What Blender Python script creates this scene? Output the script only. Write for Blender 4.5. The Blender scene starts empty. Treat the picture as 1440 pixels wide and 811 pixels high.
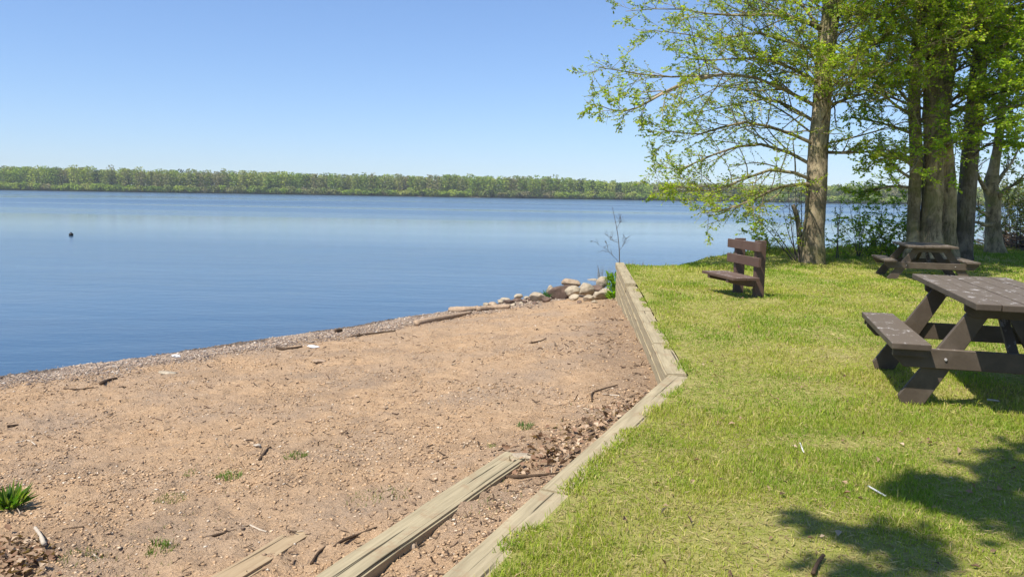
import bpy, bmesh, math, random
import numpy as np
from mathutils import Vector, Matrix, Euler

random.seed(7)
rng = np.random.default_rng(11)
R = math.radians
scene = bpy.context.scene
COL = scene.collection

# ------------------------------------------------------------------ camera
EYE = 1.55
PITCH, ROLL, FPX = R(6.64), R(0.91), 1130.0        # lens measured on the 1440 px wide photograph
fwd = Vector((0, math.cos(PITCH), -math.sin(PITCH)))
up0 = Vector((0, math.sin(PITCH), math.cos(PITCH)))
r0 = Vector((1, 0, 0))
rt = r0 * math.cos(ROLL) + up0 * math.sin(ROLL)
upv = -r0 * math.sin(ROLL) + up0 * math.cos(ROLL)
cam_d = bpy.data.cameras.new('camera')
cam = bpy.data.objects.new('camera', cam_d)
COL.objects.link(cam)
m = Matrix((rt, upv, -fwd)).transposed().to_4x4()
m.translation = (0, 0, EYE)
cam.matrix_world = m
cam_d.sensor_width = 36
cam_d.lens = 36 * FPX / 1440
cam_d.clip_start = 0.05
cam_d.clip_end = 20000
scene.camera = cam


def ray(px, py):
    return rt * ((px - 720) / FPX) + upv * ((405.5 - py) / FPX) + fwd


def P(px, py, z=0.0):
    """where the sight line through a photo point meets height z"""
    d = ray(px, py)
    t = (z - EYE) / d.z
    return Vector((d.x * t, d.y * t, z))


def PD(px, py, y):
    """where the sight line through a photo point is y metres away"""
    d = ray(px, py)
    t = y / d.y
    return Vector((d.x * t, y, EYE + d.z * t))


# ------------------------------------------------------------------ numpy noise
def _h(ix, iy, s):
    v = np.sin(ix * 127.1 + iy * 311.7 + s * 74.7) * 43758.5453
    return v - np.floor(v)


def vnoise(x, y, s=0):
    x = np.asarray(x, float); y = np.asarray(y, float)
    ix, iy = np.floor(x), np.floor(y)
    fx, fy = x - ix, y - iy
    ux, uy = fx * fx * (3 - 2 * fx), fy * fy * (3 - 2 * fy)
    a = _h(ix, iy, s); b = _h(ix + 1, iy, s); c = _h(ix, iy + 1, s); d = _h(ix + 1, iy + 1, s)
    return (a * (1 - ux) + b * ux) * (1 - uy) + (c * (1 - ux) + d * ux) * uy


def fbm(x, y, s=0, o=3):
    t = 0; a = 0.5; n = 0
    for k in range(o):
        t = t + a * vnoise(x * 2 ** k + k * 17.3, y * 2 ** k - k * 9.1, s + k); n += a; a *= 0.5
    return t / n


def sstep(a, b, x):
    t = np.clip((np.asarray(x, float) - a) / (b - a), 0, 1)
    return t * t * (3 - 2 * t)


# ------------------------------------------------------------------ objects
def tag(o, label=None, cat=None, group=None, kind=None):
    if label: o['label'] = label
    if cat: o['category'] = cat
    if group: o['group'] = group
    if kind: o['kind'] = kind
    return o


def thing(name, label, cat, loc=(0, 0, 0), rz=0.0, group=None):
    o = bpy.data.objects.new(name, None)
    COL.objects.link(o)
    o.empty_display_size = 0.2
    o.location = loc
    o.rotation_euler = (0, 0, rz)
    return tag(o, label, cat, group)


def link(name, me, mat, parent=None):
    o = bpy.data.objects.new(name, me)
    COL.objects.link(o)
    if mat is not None:
        me.materials.append(mat)
    if parent is not None:
        o.parent = parent
    return o


def mesh_np(name, V, F, mat, parent=None, col=None, smooth=False):
    """V: n x 3, F: a list of face arrays (each m x k), col: n x 3 colours per vertex"""
    me = bpy.data.meshes.new(name)
    V = np.ascontiguousarray(V, np.float32)
    F = [np.asarray(f, np.int32) for f in F if len(f)]
    me.vertices.add(len(V))
    me.vertices.foreach_set('co', V.ravel())
    nl = sum(f.size for f in F); npoly = sum(len(f) for f in F)
    me.loops.add(nl)
    me.loops.foreach_set('vertex_index', np.concatenate([f.ravel() for f in F]))
    me.polygons.add(npoly)
    tot = np.concatenate([np.full(len(f), f.shape[1], np.int32) for f in F])
    st = np.concatenate([[0], np.cumsum(tot)[:-1]]).astype(np.int32)
    me.polygons.foreach_set('loop_start', st)
    if smooth:
        me.polygons.foreach_set('use_smooth', np.ones(npoly, bool))
    if col is not None:
        at = me.color_attributes.new('tint', 'FLOAT_COLOR', 'POINT')
        c = np.ones((len(V), 4), np.float32); c[:, :3] = col
        at.data.foreach_set('color', c.ravel())
    me.update(calc_edges=True)
    me.validate()
    return link(name, me, mat, parent)


def bm_obj(name, bm, mat, parent=None, smooth=False):
    me = bpy.data.meshes.new(name)
    bm.normal_update()
    bm.to_mesh(me)
    bm.free()
    if smooth:
        for p in me.polygons: p.use_smooth = True
    return link(name, me, mat, parent)


def board(bm, size, mtx=None, bevel=0.006, segs=2):
    """a bevelled board of the given size, centred, moved by mtx"""
    r = bmesh.ops.create_cube(bm, size=1)
    vs = r['verts']
    bmesh.ops.scale(bm, vec=size, verts=vs)
    es = list({e for v in vs for e in v.link_edges})
    if bevel:
        b = bmesh.ops.bevel(bm, geom=es, offset=bevel, segments=segs, affect='EDGES', profile=0.6)
        vs = list({v for f in b['faces'] for v in f.verts} | {v for v in vs if v.is_valid})
    if mtx is not None:
        bmesh.ops.transform(bm, matrix=mtx, verts=vs)
    return vs


def prism(bm, pts, y0, y1, mtx=None, bevel=0.005):
    """an outline in x,z pushed from y0 to y1"""
    a = [bm.verts.new((p[0], y0, p[1])) for p in pts]
    b = [bm.verts.new((p[0], y1, p[1])) for p in pts]
    n = len(pts)
    fs = [bm.faces.new(a), bm.faces.new(b[::-1])]
    for i in range(n):
        fs.append(bm.faces.new((a[i], b[i], b[(i + 1) % n], a[(i + 1) % n])))
    bmesh.ops.recalc_face_normals(bm, faces=fs)
    vs = a + b
    if bevel:
        es = list({e for f in fs for e in f.edges})
        r = bmesh.ops.bevel(bm, geom=es, offset=bevel, segments=1, affect='EDGES')
        vs = list({v for f in r['faces'] for v in f.verts} | {v for v in vs if v.is_valid})
    if mtx is not None:
        bmesh.ops.transform(bm, matrix=mtx, verts=vs)
    return vs


def copy_tree(o, parent=None):
    c = o.copy()
    COL.objects.link(c)
    if parent is not None:
        c.parent = parent
        c.matrix_parent_inverse = o.matrix_parent_inverse.copy()
    for ch in list(o.children):
        copy_tree(ch, c)
    return c


# ------------------------------------------------------------------ tubes in bulk
def norm(v):
    return v / np.maximum(np.linalg.norm(v, axis=-1, keepdims=True), 1e-9)


def tubes(paths, radii, sides=4, rough=0.0, caps=False):
    """paths M x K x 3, radii M x K -> V, quads"""
    paths = np.asarray(paths, float); radii = np.asarray(radii, float)
    M, K, _ = paths.shape
    T = np.empty_like(paths)
    T[:, 1:-1] = paths[:, 2:] - paths[:, :-2]
    T[:, 0] = paths[:, 1] - paths[:, 0]
    T[:, -1] = paths[:, -1] - paths[:, -2]
    T = norm(T)
    main = norm(paths[:, -1] - paths[:, 0])
    ref = np.where(np.abs(main[:, 2:3]) > 0.75, np.array([[1.0, 0.05, 0]]), np.array([[0.05, 0.03, 1.0]]))
    A = norm(np.cross(T, ref[:, None, :]))
    B = np.cross(T, A)
    th = np.arange(sides) / sides * 2 * np.pi
    rr = radii[:, :, None] * np.ones(sides)
    if rough:
        ph = rng.random((M, 1, 1)) * 50
        kk = np.arange(K)[None, :, None]
        rr = rr * (1 + rough * (vnoise(np.cos(th) * 2.2 + ph, np.sin(th) * 2.2 + kk * 0.35, 3) * 2 - 1)
                   + 0.4 * rough * (vnoise(th * 3 + ph + 0 * kk, kk * 0.9 + 0 * th, 5) * 2 - 1))
    V = paths[:, :, None, :] + rr[..., None] * (np.cos(th)[:, None] * A[:, :, None, :] + np.sin(th)[:, None] * B[:, :, None, :])
    idx = np.arange(M * K * sides).reshape(M, K, sides)
    a = idx[:, :-1, :]; b = np.roll(a, -1, axis=2)
    c = idx[:, 1:, :]; d = np.roll(c, -1, axis=2)
    F = np.stack([a, b, d, c], -1).reshape(-1, 4)
    V = V.reshape(-1, 3)
    fs = [F]
    if caps:
        fs.append(idx[:, 0, ::-1]); fs.append(idx[:, -1, :])
    return V, fs


def resample(pts, K):
    pts = np.array([tuple(p) for p in pts], float)
    n = len(pts)
    t = np.linspace(0, n - 1, K)
    out = np.empty((K, 3))
    for j, u in enumerate(t):                       # Catmull-Rom
        i = min(int(u), n - 2); f = u - i
        p0 = pts[max(i - 1, 0)]; p1 = pts[i]; p2 = pts[i + 1]; p3 = pts[min(i + 2, n - 1)]
        out[j] = 0.5 * (2 * p1 + (p2 - p0) * f + (2 * p0 - 5 * p1 + 4 * p2 - p3) * f * f + (3 * p1 - p0 - 3 * p2 + p3) * f ** 3)
    return out


class Bag:
    def __init__(s): s.V = []; s.F = []; s.C = []; s.n = 0
    def add(s, V, F, C=None):
        s.V.append(V)
        for f in F: s.F.append(np.asarray(f) + s.n)
        if C is not None: s.C.append(C)
        s.n += len(V)
    def obj(s, name, mat, parent=None, smooth=False):
        byk = {}
        for f in s.F: byk.setdefault(f.shape[1], []).append(f)
        F = [np.concatenate(v) for v in byk.values()]
        return mesh_np(name, np.concatenate(s.V), F, mat, parent, np.concatenate(s.C) if s.C else None, smooth)


def leaf_mesh(pos, d, n, L, W, col, fold=0.18):
    d = norm(d); s = norm(np.cross(d, n)); n = np.cross(s, d)
    L = np.asarray(L)[:, None]; W = np.asarray(W)[:, None]
    v0 = pos
    v1 = pos + d * L * 0.48 + s * W * 0.5 + n * W * fold
    v2 = pos + d * L
    v3 = pos + d * L * 0.48 - s * W * 0.5 + n * W * fold
    V = np.stack([v0, v1, v2, v3], 1).reshape(-1, 3)
    i = np.arange(len(pos))[:, None] * 4
    F = np.concatenate([i + np.array([[0, 1, 2]]), i + np.array([[0, 2, 3]])])
    return V, [F], np.repeat(col, 4, 0)


# ------------------------------------------------------------------ materials
def new_mat(name):
    mt = bpy.data.materials.new(name)
    mt.use_nodes = True
    nt = mt.node_tree
    for n in list(nt.nodes): nt.nodes.remove(n)
    return mt, nt


class NB:
    """small node builder"""
    def __init__(s, name):
        s.mat, s.nt = new_mat(name)
        s.out = s.n('ShaderNodeOutputMaterial')
    def n(s, t, **kw):
        nd = s.nt.nodes.new(t)
        for k, v in kw.items(): setattr(nd, k, v)
        return nd
    def l(s, a, b): s.nt.links.new(a, b)
    def val(s, nd, name, v):
        if hasattr(v, 'node'): s.l(v, nd.inputs[name])
        else: nd.inputs[name].default_value = v
    def pos(s, scale=(1, 1, 1), obj=False):
        if obj: c = s.n('ShaderNodeTexCoord').outputs['Object']
        else: c = s.n('ShaderNodeNewGeometry').outputs['Position']
        mp = s.n('ShaderNodeMapping'); mp.inputs['Scale'].default_value = scale
        s.l(c, mp.inputs['Vector'])
        return mp.outputs['Vector']
    def noise(s, vec, scale=5.0, detail=4.0, rough=0.55, dist=0.0):
        nd = s.n('ShaderNodeTexNoise')
        s.l(vec, nd.inputs['Vector'])
        s.val(nd, 'Scale', scale); s.val(nd, 'Detail', detail); s.val(nd, 'Roughness', rough); s.val(nd, 'Distortion', dist)
        return nd.outputs['Fac']
    def voro(s, vec, scale, feature='F1', out='Distance'):
        nd = s.n('ShaderNodeTexVoronoi', feature=feature)
        s.l(vec, nd.inputs['Vector']); s.val(nd, 'Scale', scale)
        return nd.outputs[out]
    def ramp(s, f, stops):
        nd = s.n('ShaderNodeValToRGB')
        e = nd.color_ramp.elements
        while len(e) < len(stops): e.new(0.5)
        for el, (p, c) in zip(e, stops):
            el.position = p
            el.color = (c, c, c, 1) if isinstance(c, (int, float)) else (*c, 1)
        s.l(f, nd.inputs['Fac'])
        return nd.outputs['Color']
    def mix(s, f, a, b, mode='MIX'):
        nd = s.n('ShaderNodeMix', data_type='RGBA', blend_type=mode)
        for i, v in ((0, f), (6, a), (7, b)):
            if hasattr(v, 'node'): s.l(v, nd.inputs[i])
            elif i == 0: nd.inputs[0].default_value = v
            else: nd.inputs[i].default_value = (*v, 1)
        return nd.outputs[2]
    def math(s, op, a, b=0.0):
        nd = s.n('ShaderNodeMath', operation=op)
        for i, v in enumerate((a, b)):
            if hasattr(v, 'node'): s.l(v, nd.inputs[i])
            else: nd.inputs[i].default_value = v
        return nd.outputs[0]
    def attr(s, name='tint'):
        return s.n('ShaderNodeAttribute', attribute_name=name)
    def bump(s, h, strength=0.5, dist=0.02, normal=None):
        nd = s.n('ShaderNodeBump')
        s.val(nd, 'Strength', strength); s.val(nd, 'Distance', dist); s.l(h, nd.inputs['Height'])
        if normal is not None: s.l(normal, nd.inputs['Normal'])
        return nd.outputs['Normal']
    def bsdf(s, color, rough=0.8, normal=None, spec=0.3, **kw):
        nd = s.n('ShaderNodeBsdfPrincipled')
        if hasattr(color, 'node'): s.l(color, nd.inputs['Base Color'])
        else: nd.inputs['Base Color'].default_value = (*color, 1)
        s.val(nd, 'Roughness', rough); s.val(nd, 'Specular IOR Level', spec)
        if normal is not None: s.l(normal, nd.inputs['Normal'])
        for k, v in kw.items(): s.val(nd, k.replace('_', ' '), v)
        return nd
    def done(s, shader):
        s.l(shader, s.out.inputs['Surface'])
        return s.mat


def m_sand():
    b = NB('sand'); p = b.pos()
    big = b.noise(p, 0.9, 4); mid = b.noise(p, 6, 5, 0.6); fine = b.noise(p, 70, 4, 0.7); grain = b.noise(p, 260, 2, 0.6)
    c = b.mix(b.ramp(mid, [(0.3, 0), (0.7, 1)]), (0.475, 0.305, 0.170), (0.585, 0.395, 0.232))
    c = b.mix(b.ramp(big, [(0.42, 0), (0.66, 1)]), c, (0.43, 0.305, 0.20))
    c = b.mix(b.ramp(fine, [(0.30, 1), (0.45, 0)]), c, (0.27, 0.17, 0.095))
    c = b.mix(b.ramp(fine, [(0.60, 0), (0.78, 1)]), c, (0.66, 0.50, 0.33))
    a = b.attr()
    sep = b.n('ShaderNodeSeparateColor'); b.l(a.outputs['Color'], sep.inputs[0])
    gr = b.mix(b.ramp(b.noise(p, 45, 3, 0.7), [(0.35, 0), (0.65, 1)]), (0.19, 0.135, 0.095), (0.42, 0.31, 0.215))
    c = b.mix(sep.outputs[0], c, gr)                     # red channel: gravelly strand
    c = b.mix(sep.outputs[1], c, (0.085, 0.065, 0.055))    # green channel: wet rim at the water
    soil = b.mix(b.ramp(fine, [(0.3, 0), (0.7, 1)]), (0.17, 0.115, 0.075), (0.36, 0.25, 0.16))
    c = b.mix(sep.outputs[2], c, soil)                     # blue channel: dark crumbs of soil and bark
    h = b.math('ADD', b.math('MULTIPLY', fine, 0.7), b.math('MULTIPLY', grain, 0.3))
    nrm = b.bump(h, 1.0, 0.022)
    nrm = b.bump(b.noise(p, 24, 5, 0.65), 0.8, 0.035, nrm)
    nrm = b.bump(mid, 0.5, 0.06, nrm)
    return b.done(b.bsdf(c, 0.95, nrm, 0.15).outputs[0])


def m_tint(name, rough=0.85, spec=0.25, bump=None, trans=0.0, var=None):
    """colour from the mesh's own tint per piece"""
    b = NB(name); a = b.attr(); c = a.outputs['Color']
    nrm = None
    if bump or var:
        p = b.pos()
    if var:
        c = b.mix(b.ramp(b.noise(p, var, 4), [(0.3, 0), (0.7, 1)]), c, b.mix(1.0, c, (0.6, 0.6, 0.6), 'MULTIPLY'))
    if bump: nrm = b.bump(b.noise(p, bump[0], 4), bump[1], bump[2])
    s = b.bsdf(c, rough, nrm, spec).outputs[0]
    if trans:
        t = b.n('ShaderNodeBsdfTranslucent')
        b.l(b.mix(1.0, c, (1.3, 1.4, 0.5), 'MULTIPLY'), t.inputs['Color'])
        mx = b.n('ShaderNodeMixShader'); mx.inputs[0].default_value = trans
        b.l(s, mx.inputs[1]); b.l(t.outputs[0], mx.inputs[2]); s = mx.outputs[0]
    return b.done(s)


def m_lawn():
    b = NB('lawn_soil'); p = b.pos()
    n1 = b.noise(p, 0.8, 4); n2 = b.noise(p, 9, 5, 0.65); n3 = b.noise(p, 90, 4, 0.7)
    c = b.mix(b.ramp(n2, [(0.35, 0), (0.65, 1)]), (0.26, 0.275, 0.055), (0.40, 0.345, 0.125))
    c = b.mix(b.ramp(n1, [(0.60, 0), (0.75, 1)]), c, (0.34, 0.265, 0.155))
    c = b.mix(b.ramp(n3, [(0.35, 1), (0.5, 0)]), c, (0.22, 0.21, 0.06))
    c = b.mix(b.ramp(n3, [(0.62, 0), (0.72, 1)]), c, (0.42, 0.35, 0.19))
    return b.done(b.bsdf(c, 0.95, b.bump(n3, 0.8, 0.02), 0.1).outputs[0])


def m_timber(name, dark, light, axis='Y'):
    """weathered sawn timber: grain along the axis, long checks"""
    b = NB(name)
    sc = (14, 0.7, 14) if axis == 'Y' else (0.7, 14, 14)
    p = b.pos(sc, True); p2 = b.pos((1, 1, 1), True)
    sc3 = (26, 0.55, 26) if axis == 'Y' else (0.55, 26, 26)
    g = b.noise(p, 3.0, 6, 0.65, 0.4)
    crack = b.noise(b.pos(sc3, True), 1.0, 3, 0.5, 0.6)
    blot = b.noise(p2, 3.5, 4)
    c = b.mix(b.ramp(g, [(0.3, 0), (0.7, 1)]), dark, light)
    c = b.mix(b.ramp(blot, [(0.4, 0), (0.75, 0.55)]), c, tuple(x * 0.72 for x in light))
    c = b.mix(b.ramp(b.noise(p2, 9, 6, 0.7), [(0.54, 0), (0.66, 0.65)]), c, (0.30, 0.205, 0.12))
    ck = b.ramp(crack, [(0.33, 1), (0.37, 0)])
    c = b.mix(ck, c, tuple(x * 0.28 for x in dark))
    h = b.math('SUBTRACT', b.math('MULTIPLY', g, 0.35), ck)
    return b.done(b.bsdf(c, 0.9, b.bump(h, 0.7, 0.006), 0.15).outputs[0])


def m_paint(name, base, worn, wear=0.5):
    """brown stained furniture wood with faded grain and pale wear on the up-facing sides"""
    b = NB(name)
    p = b.pos((9, 9, 9), True); q = b.pos((1, 1, 1), True)
    g = b.noise(b.pos((30, 2.0, 30), True), 1.6, 5, 0.6)
    bl = b.noise(q, 5, 4)
    c = b.mix(b.ramp(g, [(0.3, 0), (0.7, 1)]), tuple(x * 0.8 for x in base), base)
    c = b.mix(b.ramp(bl, [(0.45, 0), (0.75, 0.5)]), c, worn)
    geo = b.n('ShaderNodeNewGeometry')
    sx = b.n('ShaderNodeSeparateXYZ'); b.l(geo.outputs['Normal'], sx.inputs[0])
    upf = b.ramp(sx.outputs['Z'], [(0.6, 0), (0.95, 1)])
    c = b.mix(b.math('MULTIPLY', upf, wear), c, worn)
    sp = b.ramp(b.noise(b.pos((1.6, 1, 1), True), 7, 8, 0.78), [(0.575, 0), (0.60, 1)])
    c = b.mix(b.math('MULTIPLY', b.math('MULTIPLY', sp, upf), 0.75), c, (0.50, 0.46, 0.42))
    return b.done(b.bsdf(c, 0.62, b.bump(g, 0.25, 0.004), 0.35).outputs[0])


def m_bark(name, dark, light, moss=0.35):
    b = NB(name)
    q = b.pos()
    f = b.noise(b.pos((9, 9, 1.3)), 1.5, 6, 0.65, 0.6)
    pl = b.noise(b.pos((1, 1, 0.55)), 3.2, 6, 0.65, 0.8)
    fine = b.noise(b.pos((22, 22, 9)), 1.5, 5, 0.7, 0.5)
    f = b.math('ADD', b.math('MULTIPLY', f, 0.5), b.math('MULTIPLY', fine, 0.5))
    c = b.mix(b.ramp(f, [(0.38, 0), (0.58, 1)]), dark, light)
    c = b.mix(b.ramp(pl, [(0.47, 0), (0.60, 0.75)]), c, tuple(min(1, x * 1.55) for x in light))
    c = b.mix(b.ramp(b.noise(q, 1.1, 4, 0.6, 0.5), [(0.5, 0), (0.62, 0.6)]), c, tuple(x * 0.8 for x in dark))
    c = b.mix(b.math('MULTIPLY', b.ramp(b.noise(q, 1.7, 4), [(0.45, 0), (0.62, 1)]), moss), c, (0.15, 0.15, 0.045))
    return b.done(b.bsdf(c, 0.95, b.bump(f, 0.9, 0.05), 0.1).outputs[0])


def m_rock(name, a, c2):
    b = NB(name); p = b.pos((1, 1, 1), True)
    n1 = b.noise(p, 5, 6, 0.6); n2 = b.noise(p, 40, 4, 0.7)
    c = b.mix(b.ramp(n1, [(0.35, 0), (0.65, 1)]), a, c2)
    c = b.mix(b.ramp(n2, [(0.28, 1), (0.42, 0)]), c, tuple(x * 0.5 for x in a))
    h = b.math('ADD', n1, b.math('MULTIPLY', n2, 0.3))
    return b.done(b.bsdf(c, 0.85, b.bump(h, 0.6, 0.03), 0.25).outputs[0])


def m_water():
    b = NB('lake_water')
    p = b.pos()
    swell = b.noise(b.pos((0.35, 1.1, 1)), 0.9, 4, 0.55)
    chop = b.noise(b.pos((1.0, 2.2, 1)), 3.2, 4, 0.6)
    slick = b.noise(b.pos((0.0035, 0.022, 1)), 1.0, 4, 0.5, 0.5)
    calm = b.ramp(slick, [(0.40, 0.35), (0.62, 1.0)])
    h = b.math('ADD', b.math('MULTIPLY', swell, 1.0), b.math('MULTIPLY', chop, 0.35))
    nd = b.n('ShaderNodeBump')
    b.l(h, nd.inputs['Height']); b.l(b.math('MULTIPLY', calm, 0.32), nd.inputs['Strength'])
    nd.inputs['Distance'].default_value = 0.06
    bed = b.mix(b.ramp(b.noise(p, 0.35, 3), [(0.4, 0), (0.65, 1)]), (0.032, 0.072, 0.118), (0.044, 0.078, 0.115))
    sy = b.n('ShaderNodeSeparateXYZ'); b.l(p, sy.inputs[0])
    mr = b.n('ShaderNodeMapRange'); b.l(sy.outputs['Y'], mr.inputs['Value'])
    for k_, v_ in (('From Min', 40), ('From Max', 330), ('To Min', 0.15), ('To Max', 0.42)): mr.inputs[k_].default_value = v_
    s = b.bsdf(bed, b.math('MULTIPLY', calm, mr.outputs[0]), nd.outputs['Normal'], 0.5)
    s.inputs['IOR'].default_value = 1.33
    return b.done(s.outputs[0])


def m_plain(name, c, rough=0.8, spec=0.3, nscale=8, amt=0.3):
    b = NB(name); p = b.pos((1, 1, 1), True)
    n = b.noise(p, nscale, 5, 0.6)
    col = b.mix(b.ramp(n, [(0.3, 0), (0.7, 1)]), tuple(x * (1 - amt) for x in c), c)
    return b.done(b.bsdf(col, rough, b.bump(n, 0.3, 0.01), spec).outputs[0])


MAT = dict(
    sand=m_sand(), lawn=m_lawn(), water=m_water(),
    grass=m_tint('grass_blades', 0.6, 0.25, trans=0.35),
    leaf=m_tint('leaf_green', 0.5, 0.35, trans=0.6),
    far=m_tint('far_foliage', 0.9, 0.1, trans=0.25),
    pebble=m_tint('pebble', 0.85, 0.25),
    litter=m_tint('dead_leaf', 0.8, 0.2, trans=0.15),
    timber=m_timber('weathered_timber', (0.245, 0.20, 0.12), (0.455, 0.375, 0.232)),
    plank=m_timber('yellow_plank', (0.32, 0.225, 0.125), (0.45, 0.335, 0.20)),
    table=m_paint('table_paint', (0.078, 0.057, 0.038), (0.150, 0.117, 0.084), 0.8),
    bench=m_paint('bench_paint', (0.105, 0.060, 0.040), (0.150, 0.098, 0.072), 0.6),
    bolt=m_plain('bolt_steel', (0.45, 0.42, 0.40), 0.5, 0.5),
    bark=m_bark('bark', (0.080, 0.062, 0.040), (0.36, 0.285, 0.18), 0.55),
    bark_dark=m_bark('bark_dark', (0.05, 0.042, 0.033), (0.17, 0.145, 0.11), 0.3),
    twig=m_plain('twig_bark', (0.10, 0.082, 0.066)),
    drift=m_plain('driftwood', (0.46, 0.33, 0.22), 0.9, 0.15, 20, 0.45),
    stick=m_plain('stick_brown', (0.10, 0.065, 0.04), 0.9, 0.15, 30, 0.5),
    palestick=m_plain('stick_pale', (0.52, 0.44, 0.34), 0.9, 0.15, 30, 0.3),
    white=m_plain('white_scrap', (0.75, 0.72, 0.68), 0.7, 0.3, 10, 0.15),
    rock_tan=m_rock('rock_tan', (0.27, 0.215, 0.15), (0.47, 0.385, 0.27)),
    rock_pink=m_rock('rock_pink', (0.29, 0.205, 0.135), (0.47, 0.36, 0.25)),
    rock_pale=m_rock('rock_pale', (0.31, 0.25, 0.175), (0.50, 0.42, 0.30)),
    rock_dark=m_rock('rock_dark', (0.09, 0.062, 0.048), (0.20, 0.135, 0.10)),
    bedmud=m_plain('lake_mud', (0.05, 0.045, 0.035), 0.95),
    farland=m_plain('far_ground', (0.075, 0.085, 0.03), 0.95, 0.1, 0.2),
    farsand=m_plain('far_sand', (0.30, 0.25, 0.19), 0.95, 0.1, 0.2),
    black=m_plain('buoy_black', (0.012, 0.012, 0.013), 0.5, 0.4),
)

# ------------------------------------------------------------------ the lie of the land
WATER_Z = -1.05
WK = P(954, 529, 0.02)                 # bend of the timber wall
WE = PD(873, 371, 18.0); WE.z = 0
WN0 = P(655, 808, 0.02)
dn = (WK - WN0).normalized()
WS = WN0 - dn * 6.0                      # the wall runs on past the camera
WALL = [(WS.x, WS.y), (WK.x, WK.y), (WE.x, WE.y)]


def wall_x(y):
    return np.interp(y, [WALL[0][1], WALL[1][1], WALL[2][1]], [WALL[0][0], WALL[1][0], WALL[2][0]])


CREST = [(WE.x - 6, WE.y - 5.0), (WE.x + 0.05, WE.y - 0.2), (3.6, 18.1), (5.0, 20.4), (7.3, 22.7), (9.5, 23.6), (12.5, 24.6), (16, 26.0), (19, 29.0), (23, 34), (40, 42)]
CX = np.array([c[0] for c in CREST]); CY = np.array([c[1] for c in CREST])


def lawn_z(x, y):
    x = np.asarray(x, float); y = np.asarray(y, float)
    b = (fbm(x * 0.35, y * 0.35, 2, 2) - 0.5) * 0.09 + (fbm(x * 1.7, y * 1.7, 4, 2) - 0.5) * 0.03
    e = sstep(0.15, 0.8, x - wall_x(np.minimum(y, 18)))
    b = b * e + 0.022 * (1 - e)
    b = b + 0.05 * np.exp(-((x - 3.7) ** 2 + (y - 12.4) ** 2) / 6)
    b = b + 0.08 * sstep(19, 22.5, y) * sstep(3, 6, x) - 0.14 * np.exp(-((x - 9.3) ** 2 + (y - 17.8) ** 2) / 6)
    d = (y - np.interp(x, CX, CY)) * 0.75
    drop = np.where(d > 0, -0.12 * d - 0.55 * sstep(0.0, 1.6, d) * d, 0)
    return b + np.maximum(drop, -3)


def tps_fit(pts):
    p = np.array(pts, float); n = len(p)
    d2 = ((p[:, None, :2] - p[None, :, :2]) ** 2).sum(-1)
    K = np.where(d2 > 0, 0.5 * d2 * np.log(np.maximum(d2, 1e-12)), 0) + np.eye(n) * 1e-3
    Q = np.c_[np.ones(n), p[:, :2]]
    A = np.block([[K, Q], [Q.T, np.zeros((3, 3))]])
    s = np.linalg.solve(A, np.r_[p[:, 2], 0, 0, 0])
    return p[:, :2], s


shore_px = [(0, 530), (120, 513), (240, 497), (330, 483), (420, 470), (510, 456), (590, 443), (690, 429), (745, 419)]
SH = [P(a, b_, WATER_Z) for a, b_ in shore_px]
sd = (SH[3] - SH[0]).normalized()
SHL = [(SH[0].x - sd.x * k, SH[0].y - sd.y * k) for k in (14, 8, 4)]
SHR = [(0.4, 20.4), (1.6, 21.2), (3.2, 21.8)]
SHORE = SHL + [(v.x, v.y) for v in SH] + SHR
ctl = [(x, y, WATER_Z) for x, y in SHORE]
nx, ny = -sd.y, sd.x
for x, y in SHORE:
    ctl.append((x + nx * 2.5, y + ny * 2.5, WATER_Z - 0.35))
    ctl.append((x + nx * 9, y + ny * 9, WATER_Z - 1.6))
for t, z in ((0.0, -0.01), (0.35, -0.015), (0.62, -0.02), (0.8, -0.045), (0.92, -0.09), (1.0, -0.17)):
    ctl.append((WS.x + (WK.x - WS.x) * t - 0.05, WS.y + (WK.y - WS.y) * t, z))
for t, z in ((0.2, -0.23), (0.45, -0.37), (0.7, -0.53), (0.9, -0.68), (1.0, -0.76)):
    ctl.append((WK.x + (WE.x - WK.x) * t, WK.y + (WE.y - WK.y) * t, z))
a_ = P(0, 811, -0.28); ctl.append((a_.x, a_.y, -0.28))
a_ = P(0, 640, -0.62); ctl.append((a_.x, a_.y, -0.62))
a_ = P(720, 640, -0.16); ctl.append((a_.x, a_.y, -0.16))
a_ = P(455, 811, -0.17); ctl.append((a_.x, a_.y, -0.17))
TP, TS = tps_fit(ctl)
SHA = np.array(SHORE)


def beach_base(x, y):
    x = np.asarray(x, float); y = np.asarray(y, float)
    sh = x.shape; q = np.c_[x.ravel(), y.ravel()]
    z = TS[-3] + q @ TS[-2:]
    for (px, py), w in zip(TP, TS[:-3]):
        d2 = np.maximum((q[:, 0] - px) ** 2 + (q[:, 1] - py) ** 2, 1e-12)
        z = z + w * 0.5 * d2 * np.log(d2)
    return np.clip(z, -4, 0.1).reshape(sh)


def shore_dist(x, y):
    """metres inland of the waterline (negative over the lake)"""
    x = np.asarray(x, float); y = np.asarray(y, float)
    best = np.full(x.shape, 1e9); sg = np.ones(x.shape)
    for a, b_ in zip(SHA[:-1], SHA[1:]):
        e = b_ - a; L2 = e @ e
        t = np.clip(((x - a[0]) * e[0] + (y - a[1]) * e[1]) / L2, 0, 1)
        dx = x - a[0] - t * e[0]; dy = y - a[1] - t * e[1]
        d = np.hypot(dx, dy)
        c = e[0] * dy - e[1] * dx
        k = d < best
        best = np.where(k, d, best); sg = np.where(k, np.where(c > 0, -1, 1), sg)
    return best * sg


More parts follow.
